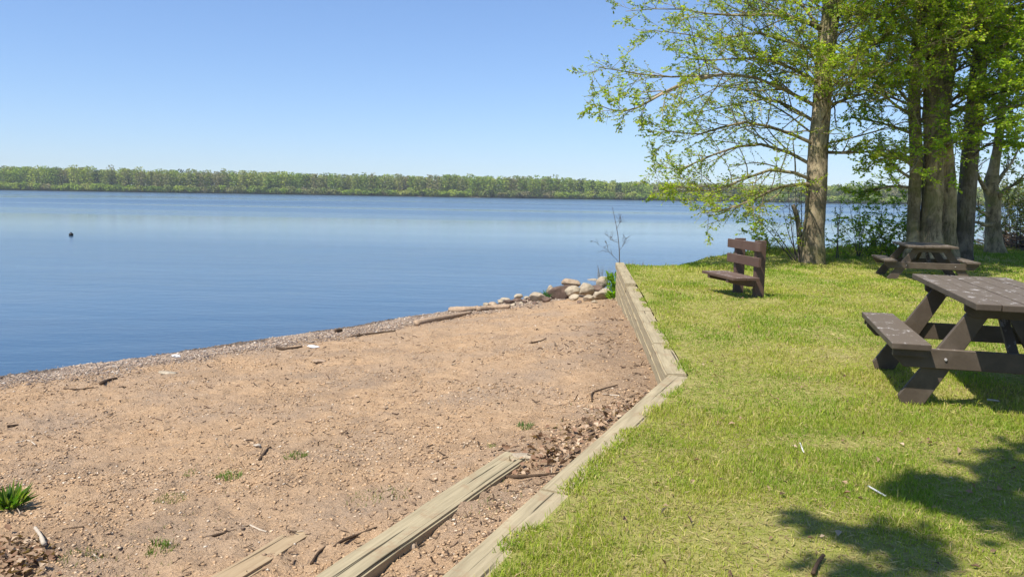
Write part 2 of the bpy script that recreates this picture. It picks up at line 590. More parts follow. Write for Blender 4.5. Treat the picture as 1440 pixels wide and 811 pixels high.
FOOT = []
for _ in range(14):                                   # trails of scuffed footprints
    ax = random.uniform(-4.5, 1.0); ay = random.uniform(3.6, 13)
    aa = random.uniform(0, 6.283); stp = random.uniform(0.55, 0.72)
    for k_ in range(random.randint(4, 9)):
        aa += random.uniform(-.15, .15)
        ax += math.cos(aa) * stp; ay += math.sin(aa) * stp
        off_ = 0.09 if k_ % 2 else -0.09
        FOOT.append((ax - math.sin(aa) * off_, ay + math.cos(aa) * off_, aa, random.uniform(0.018, 0.035)))


def prints(x, y):
    z = np.zeros_like(x)
    for fx_, fy_, a_, d_ in FOOT:
        k = (np.abs(x - fx_) < 0.35) & (np.abs(y - fy_) < 0.35)
        if not k.any(): continue
        dx = x[k] - fx_; dy_ = y[k] - fy_
        u = (dx * math.cos(a_) + dy_ * math.sin(a_)) / 0.14; v = (-dx * math.sin(a_) + dy_ * math.cos(a_)) / 0.055
        r = np.sqrt(u * u + v * v)
        z[k] += -d_ * np.exp(-r ** 3) + d_ * 0.45 * np.exp(-((r - 1.45) / 0.35) ** 2)
    return z


def beach_z(x, y):
    x = np.asarray(x, float); y = np.asarray(y, float)
    z = beach_base(x, y)
    inl = sstep(0.2, 2.0, shore_dist(x, y))
    lump = (fbm(x * 2.3, y * 2.3, 31, 2) - 0.5) * 0.05 + (fbm(x * 7, y * 7, 8, 3) - 0.5) * 0.06 + (fbm(x * 19, y * 19, 9, 2) - 0.5) * 0.022
    return z + lump * (0.25 + 0.75 * inl) + (prints(x, y) if x.ndim else 0)


def ground_z(x, y):
    return float(beach_z(x, y)) if x < float(wall_x(y)) else float(lawn_z(x, y))


# ---- ground sheets
def sheet(name, x0, x1, y0, y1, z, mat):
    V = np.array([(x0, y0, z), (x1, y0, z), (x1, y1, z), (x0, y1, z)])
    return tag(mesh_np(name, V, [np.array([[0, 1, 2, 3]])], mat), kind='structure')


sheet('ground', -5000, 5000, -3000, 6000, -6.0, MAT['bedmud'])
sheet('lake', -3000, 3000, -200, 1500, WATER_Z, MAT['water'])


def grid_mesh(X, Y, Z):
    n, k = X.shape
    i = np.arange(n * k).reshape(n, k)
    F = np.stack([i[:-1, :-1], i[:-1, 1:], i[1:, 1:], i[1:, :-1]], -1).reshape(-1, 4)
    return np.stack([X, Y, Z], -1).reshape(-1, 3), [F]


# beach
yy = np.concatenate([np.linspace(WS.y, 2.2, 40)[:-1], 2.2 * np.exp(np.linspace(0, math.log(26 / 2.2), 430))])
uu = np.linspace(0, 1, 460)
wid = 3.4 + 0.80 * np.maximum(yy, 0)
Yb = np.repeat(yy[:, None], len(uu), 1)
Xb = wall_x(np.minimum(yy, WE.y))[:, None] - 0.02 - wid[:, None] * uu[None, :] * (1 + 0.35 * uu[None, :])
Zb = beach_z(Xb, Yb)
sdist = shore_dist(Xb, Yb)
wob = (fbm(Xb * 1.2, Yb * 1.2, 51, 3) - 0.5)
gravel = 1 - sstep(1.0, 1.9, sdist + wob * 1.3)
wet = 1 - sstep(0.14, 0.50, sdist + wob * 0.25)
wd = wall_x(np.minimum(Yb, WE.y)) - Xb
soil = (1 - sstep(0.35, 1.0, wd + wob * 0.9)) * sstep(3.4, 5.2, Yb) * 0.6
pile = np.exp(-((Xb - P(25, 775, -.3).x) ** 2 + (Yb - P(25, 775, -.3).y) ** 2) / 0.10)
patch = 0.28 * sstep(0.56, 0.72, fbm(Xb * 1.6 + 7, Yb * 1.6, 61, 4)) * sstep(1.5, 2.5, sdist)
soil = np.clip(np.maximum(np.maximum(soil, pile * 1.1), patch), 0, 1)
cb = np.stack([gravel * 0.85, wet, soil], -1).reshape(-1, 3)
Vb, Fb = grid_mesh(Xb, Yb, Zb)
tag(mesh_np('beach', Vb, Fb, MAT['sand'], None, cb, True), kind='structure')

# lawn
yy = np.concatenate([np.linspace(WS.y, 2.5, 30)[:-1], np.linspace(2.5, 34, 330)])
uu = np.linspace(0, 1, 260) ** 1.7
Yl = np.repeat(yy[:, None], len(uu), 1)
Xl = wall_x(np.minimum(yy, WE.y))[:, None] + 0.092 + 45 * uu[None, :]
Zl = lawn_z(Xl, Yl)
Vl, Fl = grid_mesh(Xl, Yl, Zl)
tag(mesh_np('lawn', Vl, Fl, MAT['lawn'], None, None, True), kind='structure')

# far shore
fx = np.linspace(-1400, 1400, 300); fv = np.array([0, 6, 12, 40, 120, 400, 1200])
FX = np.repeat(fx[None, :], len(fv), 0)
def far_edge(x): return 620 + 26 * (fbm(x / 130, x * 0 + 3, 6, 3) - 0.5) - 0.02 * np.abs(x)
FY = far_edge(FX) + fv[:, None]
FZ = WATER_Z + np.interp(fv, [0, 6, 12, 40, 120, 400, 1200], [-0.4, 0.5, 0.9, 2, 4, 6, 6])[:, None] + 0 * FX
Vf, Ff = grid_mesh(FX, FY, FZ)
tag(mesh_np('far_shore', Vf, Ff, MAT['farland'], None, None, True), kind='structure')
fx = np.linspace(-88, -8, 60); FX = np.repeat(fx[None, :], 3, 0)
FY = far_edge(FX) + np.array([-1.5, 2, 5])[:, None]
FZ = np.array([-0.25, 0.2, 0.5])[:, None] + WATER_Z + 0.35 * (fbm(FX / 9, FX * 0, 3, 2) - 0.5)
Vf, Ff = grid_mesh(FX, FY, FZ)
tag(mesh_np('far_beach', Vf, Ff, MAT['farsand'], None, None, True), kind='structure')

# ------------------------------------------------------------------ far wood: reads as one mass
def far_forest():
    bag = Bag()
    rows = [(2.5, 2.4), (5, 4.0), (9, 3.6), (14, 3.8), (20, 4), (28, 4.5), (38, 5.5), (52, 6)]
    greens = np.array([(0.24, 0.32, 0.042), (0.30, 0.36, 0.05), (0.19, 0.265, 0.045), (0.31, 0.33, 0.08)])
    bare = np.array([(0.215, 0.225, 0.08), (0.245, 0.22, 0.105), (0.20, 0.24, 0.065)])
    dark = np.array([(0.022, 0.045, 0.014), (0.035, 0.060, 0.018)])
    tv, tr = [], []
    for r, (off, sp) in enumerate(rows):
        xs = np.arange(-640, 760, sp)
        xs = xs + rng.normal(0, sp * 0.35, len(xs))
        for x in xs:
            y = float(far_edge(np.array(x))) + off + rng.normal(0, 2)
            h = (12.5 + rng.normal(0, 0.9)) * (1.06 - 0.00035 * (x + 200)) * (0.68 + 0.70 * float(fbm(np.array(x / 110.0), np.array(r * 0.5), 9, 3)))
            g = float(fbm(np.array(x / 38.0), np.array(r * 1.7), 12, 3))
            z0 = -0.2 + off * 0.03
            if r == 0: h = rng.uniform(2.5, 5.5)
            k = rng.random()
            if k < 0.035: c = dark[rng.integers(2)]; w = 2.3; nq = 110
            elif g + rng.normal(0, 0.10) > 0.47: c = greens[rng.integers(4)]; w = 3.0; nq = 190
            else: c = bare[rng.integers(3)]; w = 2.8; nq = 150
            low = 0.0 if k < 0.035 or r == 0 or rng.random() < 0.7 else 0.15
            w = w * rng.uniform(1.0, 1.7)
            u = rng.random(nq) ** 0.8
            zz = low + (1 - low) * u
            prof = np.sqrt(np.clip(1 - ((zz - 0.62) / 0.42) ** 2, 0.06, 1))
            an = rng.random(nq) * 6.283; rad = w * np.maximum(prof, 0.6) * np.sqrt(rng.random(nq))
            c0 = np.c_[x + np.cos(an) * rad, y + np.sin(an) * rad, z0 + zz * h]
            sz = rng.uniform(0.6, 1.2, nq) * (0.75 if k > 2 else 1)
            d = norm(rng.normal(0, 1, (nq, 3))); n = norm(rng.normal(0, 1, (nq, 3)) + np.array([0, -0.7, 0.8]))
            cc = c * rng.uniform(0.9, 1.1, (nq, 1))
            bag.add(*leaf_mesh(c0 - d * sz[:, None] * 0.5, d, n, sz * 1.3, sz, cc))
            if 0 < r < 3 and rng.random() < 0.35:
                tv.append([(x, y, z0 - 1), (x + rng.normal(0, .4), y, z0 + h * 0.5), (x + rng.normal(0, .8), y, z0 + h * 0.88)])
                tr.append([0.20, 0.14, 0.05])
    V, F = tubes(np.array(tv), np.array(tr), 4)
    bag.add(V, F, np.tile(np.array([[0.20, 0.185, 0.13]]), (len(V), 1)))
    o = bag.obj('forest', MAT['far'])
    tag(o, 'mixed spring wood of green and bare trees along the far side of the lake', 'forest', kind='stuff')


far_forest()

# ------------------------------------------------------------------ timber wall
def timber(name, p0, p1, w, h, mat, parent=None, top=0.0, bevel=0.012):
    """a sawn timber from p0 to p1 (plan points), its top face at height top"""
    p0 = Vector(p0); p1 = Vector(p1)
    d = p1 - p0; L = d.length
    bm = bmesh.new()
    segs = max(3, int(L / 0.25))
    r = bmesh.ops.create_cube(bm, size=1)
    bmesh.ops.scale(bm, vec=(w, L, h), verts=r['verts'])
    bmesh.ops.bevel(bm, geom=list(bm.edges), offset=bevel, segments=2, affect='EDGES')
    lo = [e for e in bm.edges if abs(e.verts[0].co.y - e.verts[1].co.y) > L * 0.5]
    bmesh.ops.subdivide_edges(bm, edges=lo, cuts=segs, use_grid_fill=True)
    sd_ = random.random() * 99
    for v in bm.verts:
        v.co.x += (float(vnoise(v.co.y * 3.1 + sd_, v.co.z * 9, 1)) - 0.5) * 0.010
        v.co.z += (float(vnoise(v.co.y * 2.3 + sd_, v.co.x * 9, 2)) - 0.5) * 0.010
    o = bm_obj(name, bm, mat, parent)
    mid = (p0 + p1) / 2
    o.location = (mid.x, mid.y, top - h / 2 + (mid.z if len(p0) == 3 else 0))
    slope = math.asin(max(-1, min(1, (p1.z - p0.z) / L)))
    o.rotation_euler = Euler((slope, 0, math.atan2(-(p1.x - p0.x), p1.y - p0.y)), 'XYZ')
    return o


wall = thing('retaining_wall', 'low wall of weathered stacked timbers between the sandy beach and the lawn', 'retaining wall', (WK.x, WK.y, 0))
TW, TH = 0.19, 0.14


def wt(a, b, top, lateral=0.0):
    v = (b - a).normalized(); s = Vector((v.y, -v.x, 0)) * lateral
    o = timber('timber', a + s, b + s, TW, TH, MAT['timber'], None, top)
    o.parent = wall
    o.location = o.location - wall.location
    return o


dn.z = 0
near_len = (WK - WS).length
cuts = [0.0, 2.2, 4.6, 7.02, near_len + 0.02]
WSg = Vector((WS.x, WS.y, 0)); WKg = Vector((WK.x, WK.y, 0)); WEg = Vector((WE.x, WE.y, 0))
dN = (WKg - WSg).normalized(); dF = (WEg - WKg).normalized()
for a, b in zip(cuts[:-1], cuts[1:]):
    wt(WSg + dN * (a + 0.004), WSg + dN * (b - 0.004), 0.02 + random.uniform(-.006, .006), random.uniform(-.006, .006))
    wt(WSg + dN * (a + 0.004), WSg + dN * (b - 0.004), 0.02 - TH - 0.003, -0.012)
far_len = (WEg - WKg).length
for c in range(7):
    top = 0.02 - c * (TH + 0.002)
    pts = [0.09] + list(np.arange(1.55 if c % 2 == 0 else 2.6, far_len - 0.5, 2.42)) + [far_len]
    for a, b in zip(pts[:-1], pts[1:]):
        pm = WKg + dF * b
        if top > float(beach_base(pm.x - 0.15, pm.y)) - 0.05:
            wt(WKg + dF * (a + 0.004), WKg + dF * (b - 0.004), top + (random.uniform(-.008, .008) if c == 0 else 0), -0.006 * (c > 0) + random.uniform(-.006, .006))
wt(WKg + dF * (far_len - 4.3), WKg + dF * (far_len - 2.2), 0.02 + 0.055, -0.02)
wt(WKg + dF * (far_len - 2.19), WKg + dF * (far_len + 0.05), 0.02 + 0.056, -0.022)

# loose timbers lying in the sand
def lay(px0, px1, top, name, mat, w, h, label, cat, over=0.0):
    a = P(*px0, -0.15); b = P(*px1, -0.15)
    for _ in range(6):
        a = P(*px0, float(beach_base(a.x, a.y)) + top[0]); b = P(*px1, float(beach_base(b.x, b.y)) + top[1])
    d = (b - a).normalized()
    a = a - d * over
    o = timber(name, a, b, w, h, mat)
    o.location.z -= 0.0
    return tag(o, label, cat)


lay((455, 822), (728, 636), (0.055, 0.05), 'landscape_timber', MAT['timber'], 0.185, 0.10, 'grey weathered timber lying loose on the sand near the wall', 'timber', 0.5)
lay((295, 825), (425, 745), (0.040, -0.002), 'wood_plank', MAT['plank'], 0.15, 0.05, 'yellowish board half buried in the sand', 'plank', 0.5)


# ------------------------------------------------------------------ picnic tables
def make_table(label, wood, n_pl=5, off=0.0, tl=2.30, sl=1.70):
    t = thing('picnic_table', label, 'picnic table', group='picnic tables on the lawn')
    Lh = 0.915
    bm = bmesh.new()
    for i in range(n_pl):
        w = 0.154
        board(bm, (w, tl, 0.045), Matrix.Translation(((i - (n_pl - 1) / 2) * 0.161, random.uniform(-.006, .006) + 0.02, 0.7805 + random.uniform(-.0015, .0015))), 0.006)
    bm_obj('tabletop', bm, wood, t)
    for s in (-1, 1):
        bm = bmesh.new()
        board(bm, (0.265, sl, 0.045), Matrix.Translation((s * (0.7265 + off), 0, 0.4335)), 0.006)
        bm_obj('seat', bm, wood, t)
    for e in (-1, 1):
        y = e * 0.66
        bm = bmesh.new()                                   # beam under the seats with cut-off lower corners
        hw = 0.83 + off
        prism(bm, [(-hw, 0.408), (hw, 0.408), (hw, 0.345), (hw - 0.08, 0.262), (-hw + 0.08, 0.262), (-hw, 0.345)], y + e * 0.021, y + e * 0.063)
        cb_ = bm_obj('cross_beam', bm, wood, t)
        for s in (-1, 1):
            bm = bmesh.new()
            bmesh.ops.create_cone(bm, cap_ends=True, segments=10, radius1=0.011, radius2=0.009, depth=0.012, matrix=Matrix.Translation((s * 0.47, y + e * 0.068, 0.335)) @ Matrix.Rotation(R(90), 4, 'X'))
            bm_obj('bolt', bm, MAT['bolt'], cb_)
        bm = bmesh.new()
        prism(bm, [(-0.37, 0.756), (0.37, 0.756), (0.37, 0.70), (0.31, 0.655), (-0.31, 0.655), (-0.37, 0.70)], y + e * 0.021, y + e * 0.063)
        bm_obj('top_cleat', bm, wood, t)
        for s in (-1, 1):
            bm = bmesh.new()                               # splayed leg
            x0, x1, w = 0.66 + off, 0.22 + off * 0.6, 0.15
            prism(bm, [(s * (x0 - w / 2), -0.03), (s * (x0 + w / 2 + 0.01), -0.03), (s * (x0 + w / 2 + 0.03), 0.03), (s * (x1 + w / 2), 0.757), (s * (x1 - w / 2), 0.757)], y - 0.021, y + 0.021)
            bm_obj('leg', bm, wood, t)
        for s in (-1, 1):                                  # seat blocks
            bm = bmesh.new()
            board(bm, (0.24, 0.05, 0.055), Matrix.Translation((s * (0.72 + off), e * (sl / 2 - 0.075), 0.382)), 0.005)
            bm_obj('seat_batten', bm, wood, t)
        bm = bmesh.new()                                   # thin diagonal brace
        a = Vector((0, e * 0.63, 0.36)); b = Vector((0, e * 0.10, 0.745))
        d = b - a
        board(bm, (0.07, d.length, 0.03), Matrix.Translation((a + b) / 2) @ d.to_track_quat('Y', 'Z').to_matrix().to_4x4(), 0.004)
        bm_obj('brace', bm, wood, t)
    bm = bmesh.new()
    board(bm, (0.70, 0.06, 0.03), Matrix.Translation((0, 0, 0.741)), 0.004)
    bm_obj('middle_cleat', bm, wood, t)
    return t


tab = make_table('brown picnic table with paint worn off its seat, casting a dark shadow', MAT['table'])
tab.location = (3.86, 6.39, 0.0); tab.rotation_euler = (0, 0, R(-16.4))
tab.location.z = ground_z(3.86, 6.39) + 0.035
tab2 = make_table('dark picnic table standing in front of the thick trunks under the trees', MAT['table'], 6, 0.06, 1.75, 1.62)
tab2.scale = (1, 1, 0.90)
q = PD(1243, 374, 17.0)
a2 = R(-15)
tab2.rotation_euler = (0, 0, a2)
cx, cy = 0.92, 0.81
tab2.location = (q.x + cx * math.cos(a2) - cy * math.sin(a2), q.y + cx * math.sin(a2) + cy * math.cos(a2), 0)
tab2.location.z = ground_z(tab2.location.x, tab2.location.y) + 0.05

# ------------------------------------------------------------------ bench
bn = thing('park_bench', 'reddish brown slatted bench facing the lake on the lawn', 'bench', (3.70, 12.72, 0.03), R(9))
for sy in (-0.36, 0.36):
    bm = bmesh.new()
    board(bm, (0.155, 0.09, 1.05), Matrix.Translation((0.06, sy, 0.355)), 0.008)
    bm_obj('post', bm, MAT['bench'], bn)
    bm = bmesh.new()
    prism(bm, [(-0.46, 0.285), (-0.018, 0.285), (-0.018, 0.17), (-0.12, 0.17), (-0.46, 0.235)], sy - 0.04, sy + 0.04)
    bm_obj('seat_bracket', bm, MAT['bench'], bn)
for z in (0.79, 0.555):
    bm = bmesh.new()
    board(bm, (0.042, 1.16, 0.14), Matrix.Translation((-0.040, 0, z)), 0.006)
    bm_obj('back_slat', bm, MAT['bench'], bn)
bm = bmesh.new()
board(bm, (0.215, 1.22, 0.042), Matrix.Translation((-0.365, 0, 0.307)), 0.006)
board(bm, (0.205, 1.22, 0.042), Matrix.Translation((-0.146, 0, 0.307)), 0.006)
bm_obj('seat', bm, MAT['bench'], bn)


# ------------------------------------------------------------------ trees
def grow(start, d, L, K, wob, trop):
    M = len(start)
    p = np.empty((M, K, 3)); p[:, 0] = start
    d = norm(d); st = (L / (K - 1))[:, None]
    for k in range(1, K):
        d = norm(d + rng.normal(0, wob, (M, 3)) + np.array([0, 0, trop]))
        p[:, k] = p[:, k - 1] + d * st
    return p


def along(paths, t):
    """points and tangents at t (M x n, 0..1) along M paths"""
    M, K, _ = paths.shape
    u = np.clip(t, 0, 0.9999) * (K - 1)
    i = u.astype(int); f = (u - i)[..., None]
    r = np.arange(M)[:, None]
    a = paths[r, i]; b = paths[r, i + 1]
    return a + (b - a) * f, norm(b - a)


def side_shoots(paths, lens, n, t0, t1, ratio, ang, lift, taper=0.75, flat=0.5):
    M = len(paths)
    t = t0 + (t1 - t0) * (np.arange(n)[None, :] + rng.random((M, n)) * 0.9) / n
    pos, T = along(paths, t)
    sgn = np.where((np.arange(n)[None, :] + rng.integers(0, 2, (M, 1))) % 2 == 0, 1.0, -1.0)[..., None]
    S = norm(np.cross(T, np.array([0, 0, 1.0])) * flat + rng.normal(0, 1, T.shape) * (1 - flat))
    a = rng.normal(ang, 0.17, (M, n))[..., None]
    d = np.cos(a) * T + np.sin(a) * sgn * S + np.array([0, 0, lift])
    L = lens[:, None] * ratio * (1 - taper * (t - t0) / (t1 - t0 + 1e-6) * 0.8) * rng.uniform(0.65, 1.2, (M, n))
    return pos.reshape(-1, 3), d.reshape(-1, 3), L.reshape(-1), t


class TreeMaker:
    def __init__(s, cols, leaf=0.075):
        s.wood = Bag(); s.leaves = Bag(); s.cols = np.array(cols); s.leaf = leaf

    def stem(s, pts, radii, sides=18, K=26, rough=0.12):
        p = resample(pts, K)
        r = np.interp(np.linspace(0, 1, K), np.linspace(0, 1, len(radii)), radii)
        V, F = tubes(p[None], r[None], sides, rough)
        s.wood.add(V, F)
        return p

    def limbs(s, paths, r0, n2=12, n3=6, nl=7, ratio=0.36, lift=0.05, t0=0.22, dens=1.0, droop=0.02):
        """paths M x K x 3 of main limbs; grows branches, twigs and leaves on them"""
        M, K, _ = paths.shape
        lens = np.linalg.norm(np.diff(paths, axis=1), axis=-1).sum(1)
        r0 = np.broadcast_to(np.asarray(r0, float), (M,))
        rad = r0[:, None] * (1 - 0.88 * np.linspace(0, 1, K)[None, :] ** 0.8)
        V, F = tubes(paths, rad, 7, 0.08); s.wood.add(V, F)
        pos, d, L, t = side_shoots(paths, lens, n2, t0, 1.0, ratio, 0.85, lift)
        p2 = grow(pos, d, L, 6, 0.13, 0.035)
        rb = np.clip((r0[:, None] * (1 - 0.85 * t ** 0.8) * 0.48).reshape(-1), 0.004, 0.03)
        V, F = tubes(p2, rb[:, None] * np.linspace(1, 0.3, 6)[None, :], 4); s.wood.add(V, F)
        pos, d, L3, t = side_shoots(p2, L, n3, 0.2, 1.0, 0.45, 0.8, 0.04)
        L3 = np.clip(L3, 0.15, 1.0)
        p3 = grow(pos, d, L3, 4, 0.12, droop)
        V, F = tubes(p3, np.full(len(p3), 0.0045)[:, None] * np.linspace(1, 0.5, 4)[None, :], 3); s.wood.add(V, F)
        keep = rng.random(len(p3)) < dens
        s.foliage(p3[keep], nl)
        tip = p2[rng.random(len(p2)) < dens]
        s.foliage(tip, nl, 0.4)
        return p2

    def foliage(s, paths, nl, t0=0.1):
        M = len(paths)
        if not M: return
        t = t0 + (1 - t0) * (np.arange(nl)[None, :] + rng.random((M, nl))) / nl
        pos, T = along(paths, t)
        sgn = np.where(np.arange(nl) % 2 == 0, 1.0, -1.0)[None, :, None]
        S = norm(np.cross(T, np.array([0, 0, 1.0])))
        d = T * 0.55 + S * sgn * 0.8 + rng.normal(0, 0.35, T.shape) + np.array([0, 0, -0.2])
        n = np.array([-0.15, -0.25, 0.75]) + rng.normal(0, 0.6, T.shape)
        N = M * nl
        Lf = rng.uniform(0.45, 1.35, N) * s.leaf
        base = s.cols[rng.integers(0, len(s.cols), N)]
        clump = np.repeat(rng.uniform(0.75, 1.2, M), nl)[:, None]
        col = base * rng.uniform(0.8, 1.2, (N, 1)) * clump
        s.leaves.add(*leaf_mesh(pos.reshape(-1, 3), d.reshape(-1, 3), n.reshape(-1, 3), Lf, Lf * 0.66, col))

    def build(s, name, label, cat, loc, bark, leafmat, group=None, wood='trunk', crown='crown'):
        t = thing(name, label, cat, loc, 0, group)
        o = s.wood.obj(wood, bark, t, True); o.matrix_parent_inverse = Matrix.Translation(-Vector(loc))
        if s.leaves.n:
            c = s.leaves.obj(crown, leafmat, t); c.matrix_parent_inverse = Matrix.Translation(-Vector(loc))
        return t


SPRING = [(0.32, 0.44, 0.028), (0.39, 0.48, 0.034), (0.25, 0.38, 0.028), (0.45, 0.49, 0.05), (0.33, 0.32, 0.05)]
DEEP = [(0.19, 0.32, 0.025), (0.24, 0.36, 0.028), (0.30, 0.41, 0.03)]


def limb_from(stem_pts, z, az, L, el, K=9, wob=0.08, trop=0.0):
    zz = stem_pts[:, 2]
    i = np.searchsorted(zz, z); i = min(max(i, 1), len(zz) - 1)
    f = (z - zz[i - 1]) / max(zz[i] - zz[i - 1], 1e-6)
    st = stem_pts[i - 1] + (stem_pts[i] - stem_pts[i - 1]) * np.clip(f, 0, 1)
    d = np.array([math.cos(az) * math.cos(el), math.sin(az) * math.cos(el), math.sin(el)])
    return grow(st[None], d[None], np.array([L]), K, wob, trop)[0]


def random_limbs(stem, z0, z1, n, Lf, el0=0.25, az_rng=None):
    out = []
    for k in range(n):
        z = z0 + (z1 - z0) * (k + random.random()) / n
        az = k * 2.4 + random.uniform(-.5, .5) if az_rng is None else random.uniform(*az_rng)
        out.append(limb_from(stem, z, az, Lf((z - z0) / (z1 - z0)) * random.uniform(0.75, 1.15), el0 + random.uniform(-.15, .25)))
    return np.array(out)


def px_limb(pts, y0, y1, K=9):
    n = len(pts)
    return resample([PD(p[0], p[1], y0 + (y1 - y0) * i / (n - 1)) for i, p in enumerate(pts)], K)


# --- tree with long boughs reaching over the water
T1 = P(1142, 364, 0.08); y1 = T1.y
tm = TreeMaker(SPRING, 0.060)
st = tm.stem([T1 + Vector((0, 0, -0.3)), PD(1143, 345, y1), PD(1146, 300, y1), PD(1149, 240, y1), PD(1154, 160, y1), PD(1162, 70, y1), PD(1170, 0, y1), PD(1176, -120, y1), PD(1185, -300, y1), PD(1195, -420, y1)],
             [0.36, 0.285, 0.255, 0.235, 0.22, 0.205, 0.19, 0.16, 0.10, 0.03], 20, 40)
hand = [
    [(1152, 152), (1085, 118), (1040, 105), (985, 107), (930, 108), (875, 100), (836, 94)],
    [(1000, 107), (965, 116), (930, 132), (900, 150), (870, 157), (838, 146)],
    [(1158, 40), (1100, 22), (1050, 22), (1000, 20), (945, 12), (880, 16)],
    [(1160, 75), (1105, 58), (1060, 46), (1010, 56), (950, 46), (895, 42)],
    [(1150, 205), (1095, 182), (1040, 172), (990, 188), (950, 186), (925, 182)],
    [(1147, 235), (1085, 205), (1030, 208), (980, 228), (945, 240), (915, 222)],
    [(1147, 255), (1095, 238), (1045, 252), (1000, 268), (955, 262), (930, 258)],
    [(1148, 258), (1100, 262), (1060, 280), (1020, 295), (990, 300)],
    [(1160, 214), (1185, 215), (1215, 214), (1245, 211), (1275, 212)],
    [(1162, 150), (1195, 138), (1230, 128), (1265, 118)],
    [(1164, 100), (1205, 78), (1245, 52), (1280, 30)],
    [(1165, 60), (1130, 10), (1080, -20), (1020, -35), (960, -30)],
    [(1168, 30), (1215, 0), (1260, -15)],
    [(1155, 178), (1110, 150), (1075, 140), (1020, 150), (975, 160)],
    [(1157, 120), (1110, 95), (1060, 82), (1000, 85), (950, 80)],
]
dy = [-2.5, -3.0, -1.5, 1.5, -2.0, 1.5, -2.5, -3.0, -1.0, 1.0, -1.5, 1, -2, 1.5, -1.5]
hp = np.array([px_limb(h, y1 if i != 1 else y1 - 1.4, y1 + dy[i]) for i, h in enumerate(hand)])
tm.limbs(hp, 0.05, 24, 10, 9, 0.34, 0.09, 0.10, 0.9)
rl = random_limbs(st, 2.8, 7.5, 22, lambda u: 3.6, 0.42)
tm.limbs(rl, 0.028, 16, 9, 9, 0.36, 0.09, 0.2, 0.85)
rl = random_limbs(st, 3.6, 7.4, 12, lambda u: 3.2, 0.3, (-2.9, -0.3))
tm.limbs(rl, 0.026, 15, 9, 10, 0.40, 0.08, 0.1, 0.95)
rl = random_limbs(st, 7.3, 13.5, 14, lambda u: 4.0 - 2.4 * u, 0.45)
tm.limbs(rl, 0.05, 8, 5, 5, 0.36, 0.05, 0.25, 0.25)
tm.build('beech_tree', 'tree with one straight grey trunk and long leafy boughs reaching over the water', 'tree', (T1.x, T1.y, 0), MAT['bark'], MAT['leaf'], 'trees on the bank')

# --- thick tree of several fused stems
y2 = 20.3
b0 = PD(1310, 372, y2); gz = ground_z(b0.x, b0.y)
tm = TreeMaker(SPRING[:4], 0.072)
sA = tm.stem([PD(1283, 385, y2 + .1), PD(1284, 345, y2 + .1), PD(1286, 290, y2 + .1), PD(1288, 220, y2 + .05), PD(1286, 150, y2 + .1), PD(1290, 60, y2), PD(1296, -20, y2), PD(1285, -300, y2)],
             [0.30, 0.19, 0.15, 0.14, 0.14, 0.14, 0.12, 0.05], 16, 30, 0.16)
sB = tm.stem([PD(1310, 385, y2 - .1), PD(1310, 345, y2 - .1), PD(1311, 290, y2 - .05), PD(1314, 220, y2), PD(1319, 150, y2), PD(1322, 60, y2), PD(1330, -40, y2), PD(1350, -300, y2)],
             [0.38, 0.26, 0.22, 0.24, 0.31, 0.31, 0.25, 0.08], 22, 34, 0.22)
sC = tm.stem([PD(1334, 385, y2 + .15), PD(1333, 345, y2 + .15), PD(1333, 290, y2 + .15), PD(1331, 220, y2 + .15), PD(1326, 150, y2 + .1), PD(1330, 80, y2 + .1)],
             [0.34, 0.23, 0.19, 0.165, 0.165, 0.15], 16, 26, 0.18)
hand = [
    [(1288, 165), (1262, 150), (1240, 133), (1205, 120), (1175, 118)],
    [(1288, 190), (1255, 178), (1225, 170), (1190, 165)],
    [(1288, 235), (1262, 222), (1238, 225), (1215, 240)],
    [(1289, 255), (1265, 240), (1250, 222), (1232, 200)],
    [(1288, 265), (1255, 262), (1225, 268), (1195, 272)],
    [(1288, 105), (1255, 90), (1215, 85), (1175, 80)],
    [(1289, 55), (1255, 30), (1210, 20), (1170, 25)],
    [(1330, 150), (1355, 130), (1385, 128), (1420, 118)],
    [(1330, 60), (1360, 45), (1395, 40), (1440, 30)],
    [(1325, 215), (1345, 190), (1380, 175), (1420, 170)],
    [(1312, 110), (1300, 95), (1280, 95), (1255, 110)],
    [(1318, 190), (1300, 205), (1285, 235), (1265, 250)],
]
dy = [-1.5, 1.2, -1, .8, 1.5, -2, 1.5, -2.5, -2.0, -2.2, -3.0, -3.0]
hp = np.array([px_limb(h, y2, y2 + dy[i]) for i, h in enumerate(hand)])
tm.limbs(hp, 0.05, 14, 8, 8, 0.36, 0.12, 0.2, 0.8)
for s_, n_ in ((sA, 14), (sB, 22), (sC, 6)):
    rl = random_limbs(s_, 3.4, 7.6, n_, lambda u: 3.2, 0.4)
    tm.limbs(rl, 0.04, 12, 8, 8, 0.36, 0.08, 0.25, 0.95)
for s_, n_ in ((sA, 14), (sB, 16)):
    rl = random_limbs(s_, 7.4, 12.0, n_ - 5, lambda u: 3.4 - 2.0 * u, 0.4)
    tm.limbs(rl, 0.045, 8, 5, 5, 0.36, 0.03, 0.25, 0.25)
rl = random_limbs(sB, 3.6, 7.4, 16, lambda u: 3.8, 0.30, (-2.9, -0.4))
tm.limbs(rl, 0.028, 15, 8, 8, 0.38, 0.08, 0.25, 1.0)
ov = []
for ex, ey, ez in ((5.6, 15.0, 6.0), (6.4, 15.2, 5.8), (7.2, 15.4, 6.1), (6.0, 16.0, 5.9), (6.9, 16.2, 6.2), (7.8, 16.0, 5.9), (7.4, 17.0, 6.2)):
    s0 = Vector(sB[24]); e_ = Vector((ex, ey, ez))
    ov.append(resample([s0, (s0 + e_) / 2 + Vector((0, 0, .5)), e_], 9))
tm.limbs(np.array(ov), 0.05, 18, 8, 10, 0.20, 0.02, 0.62, 1.0)
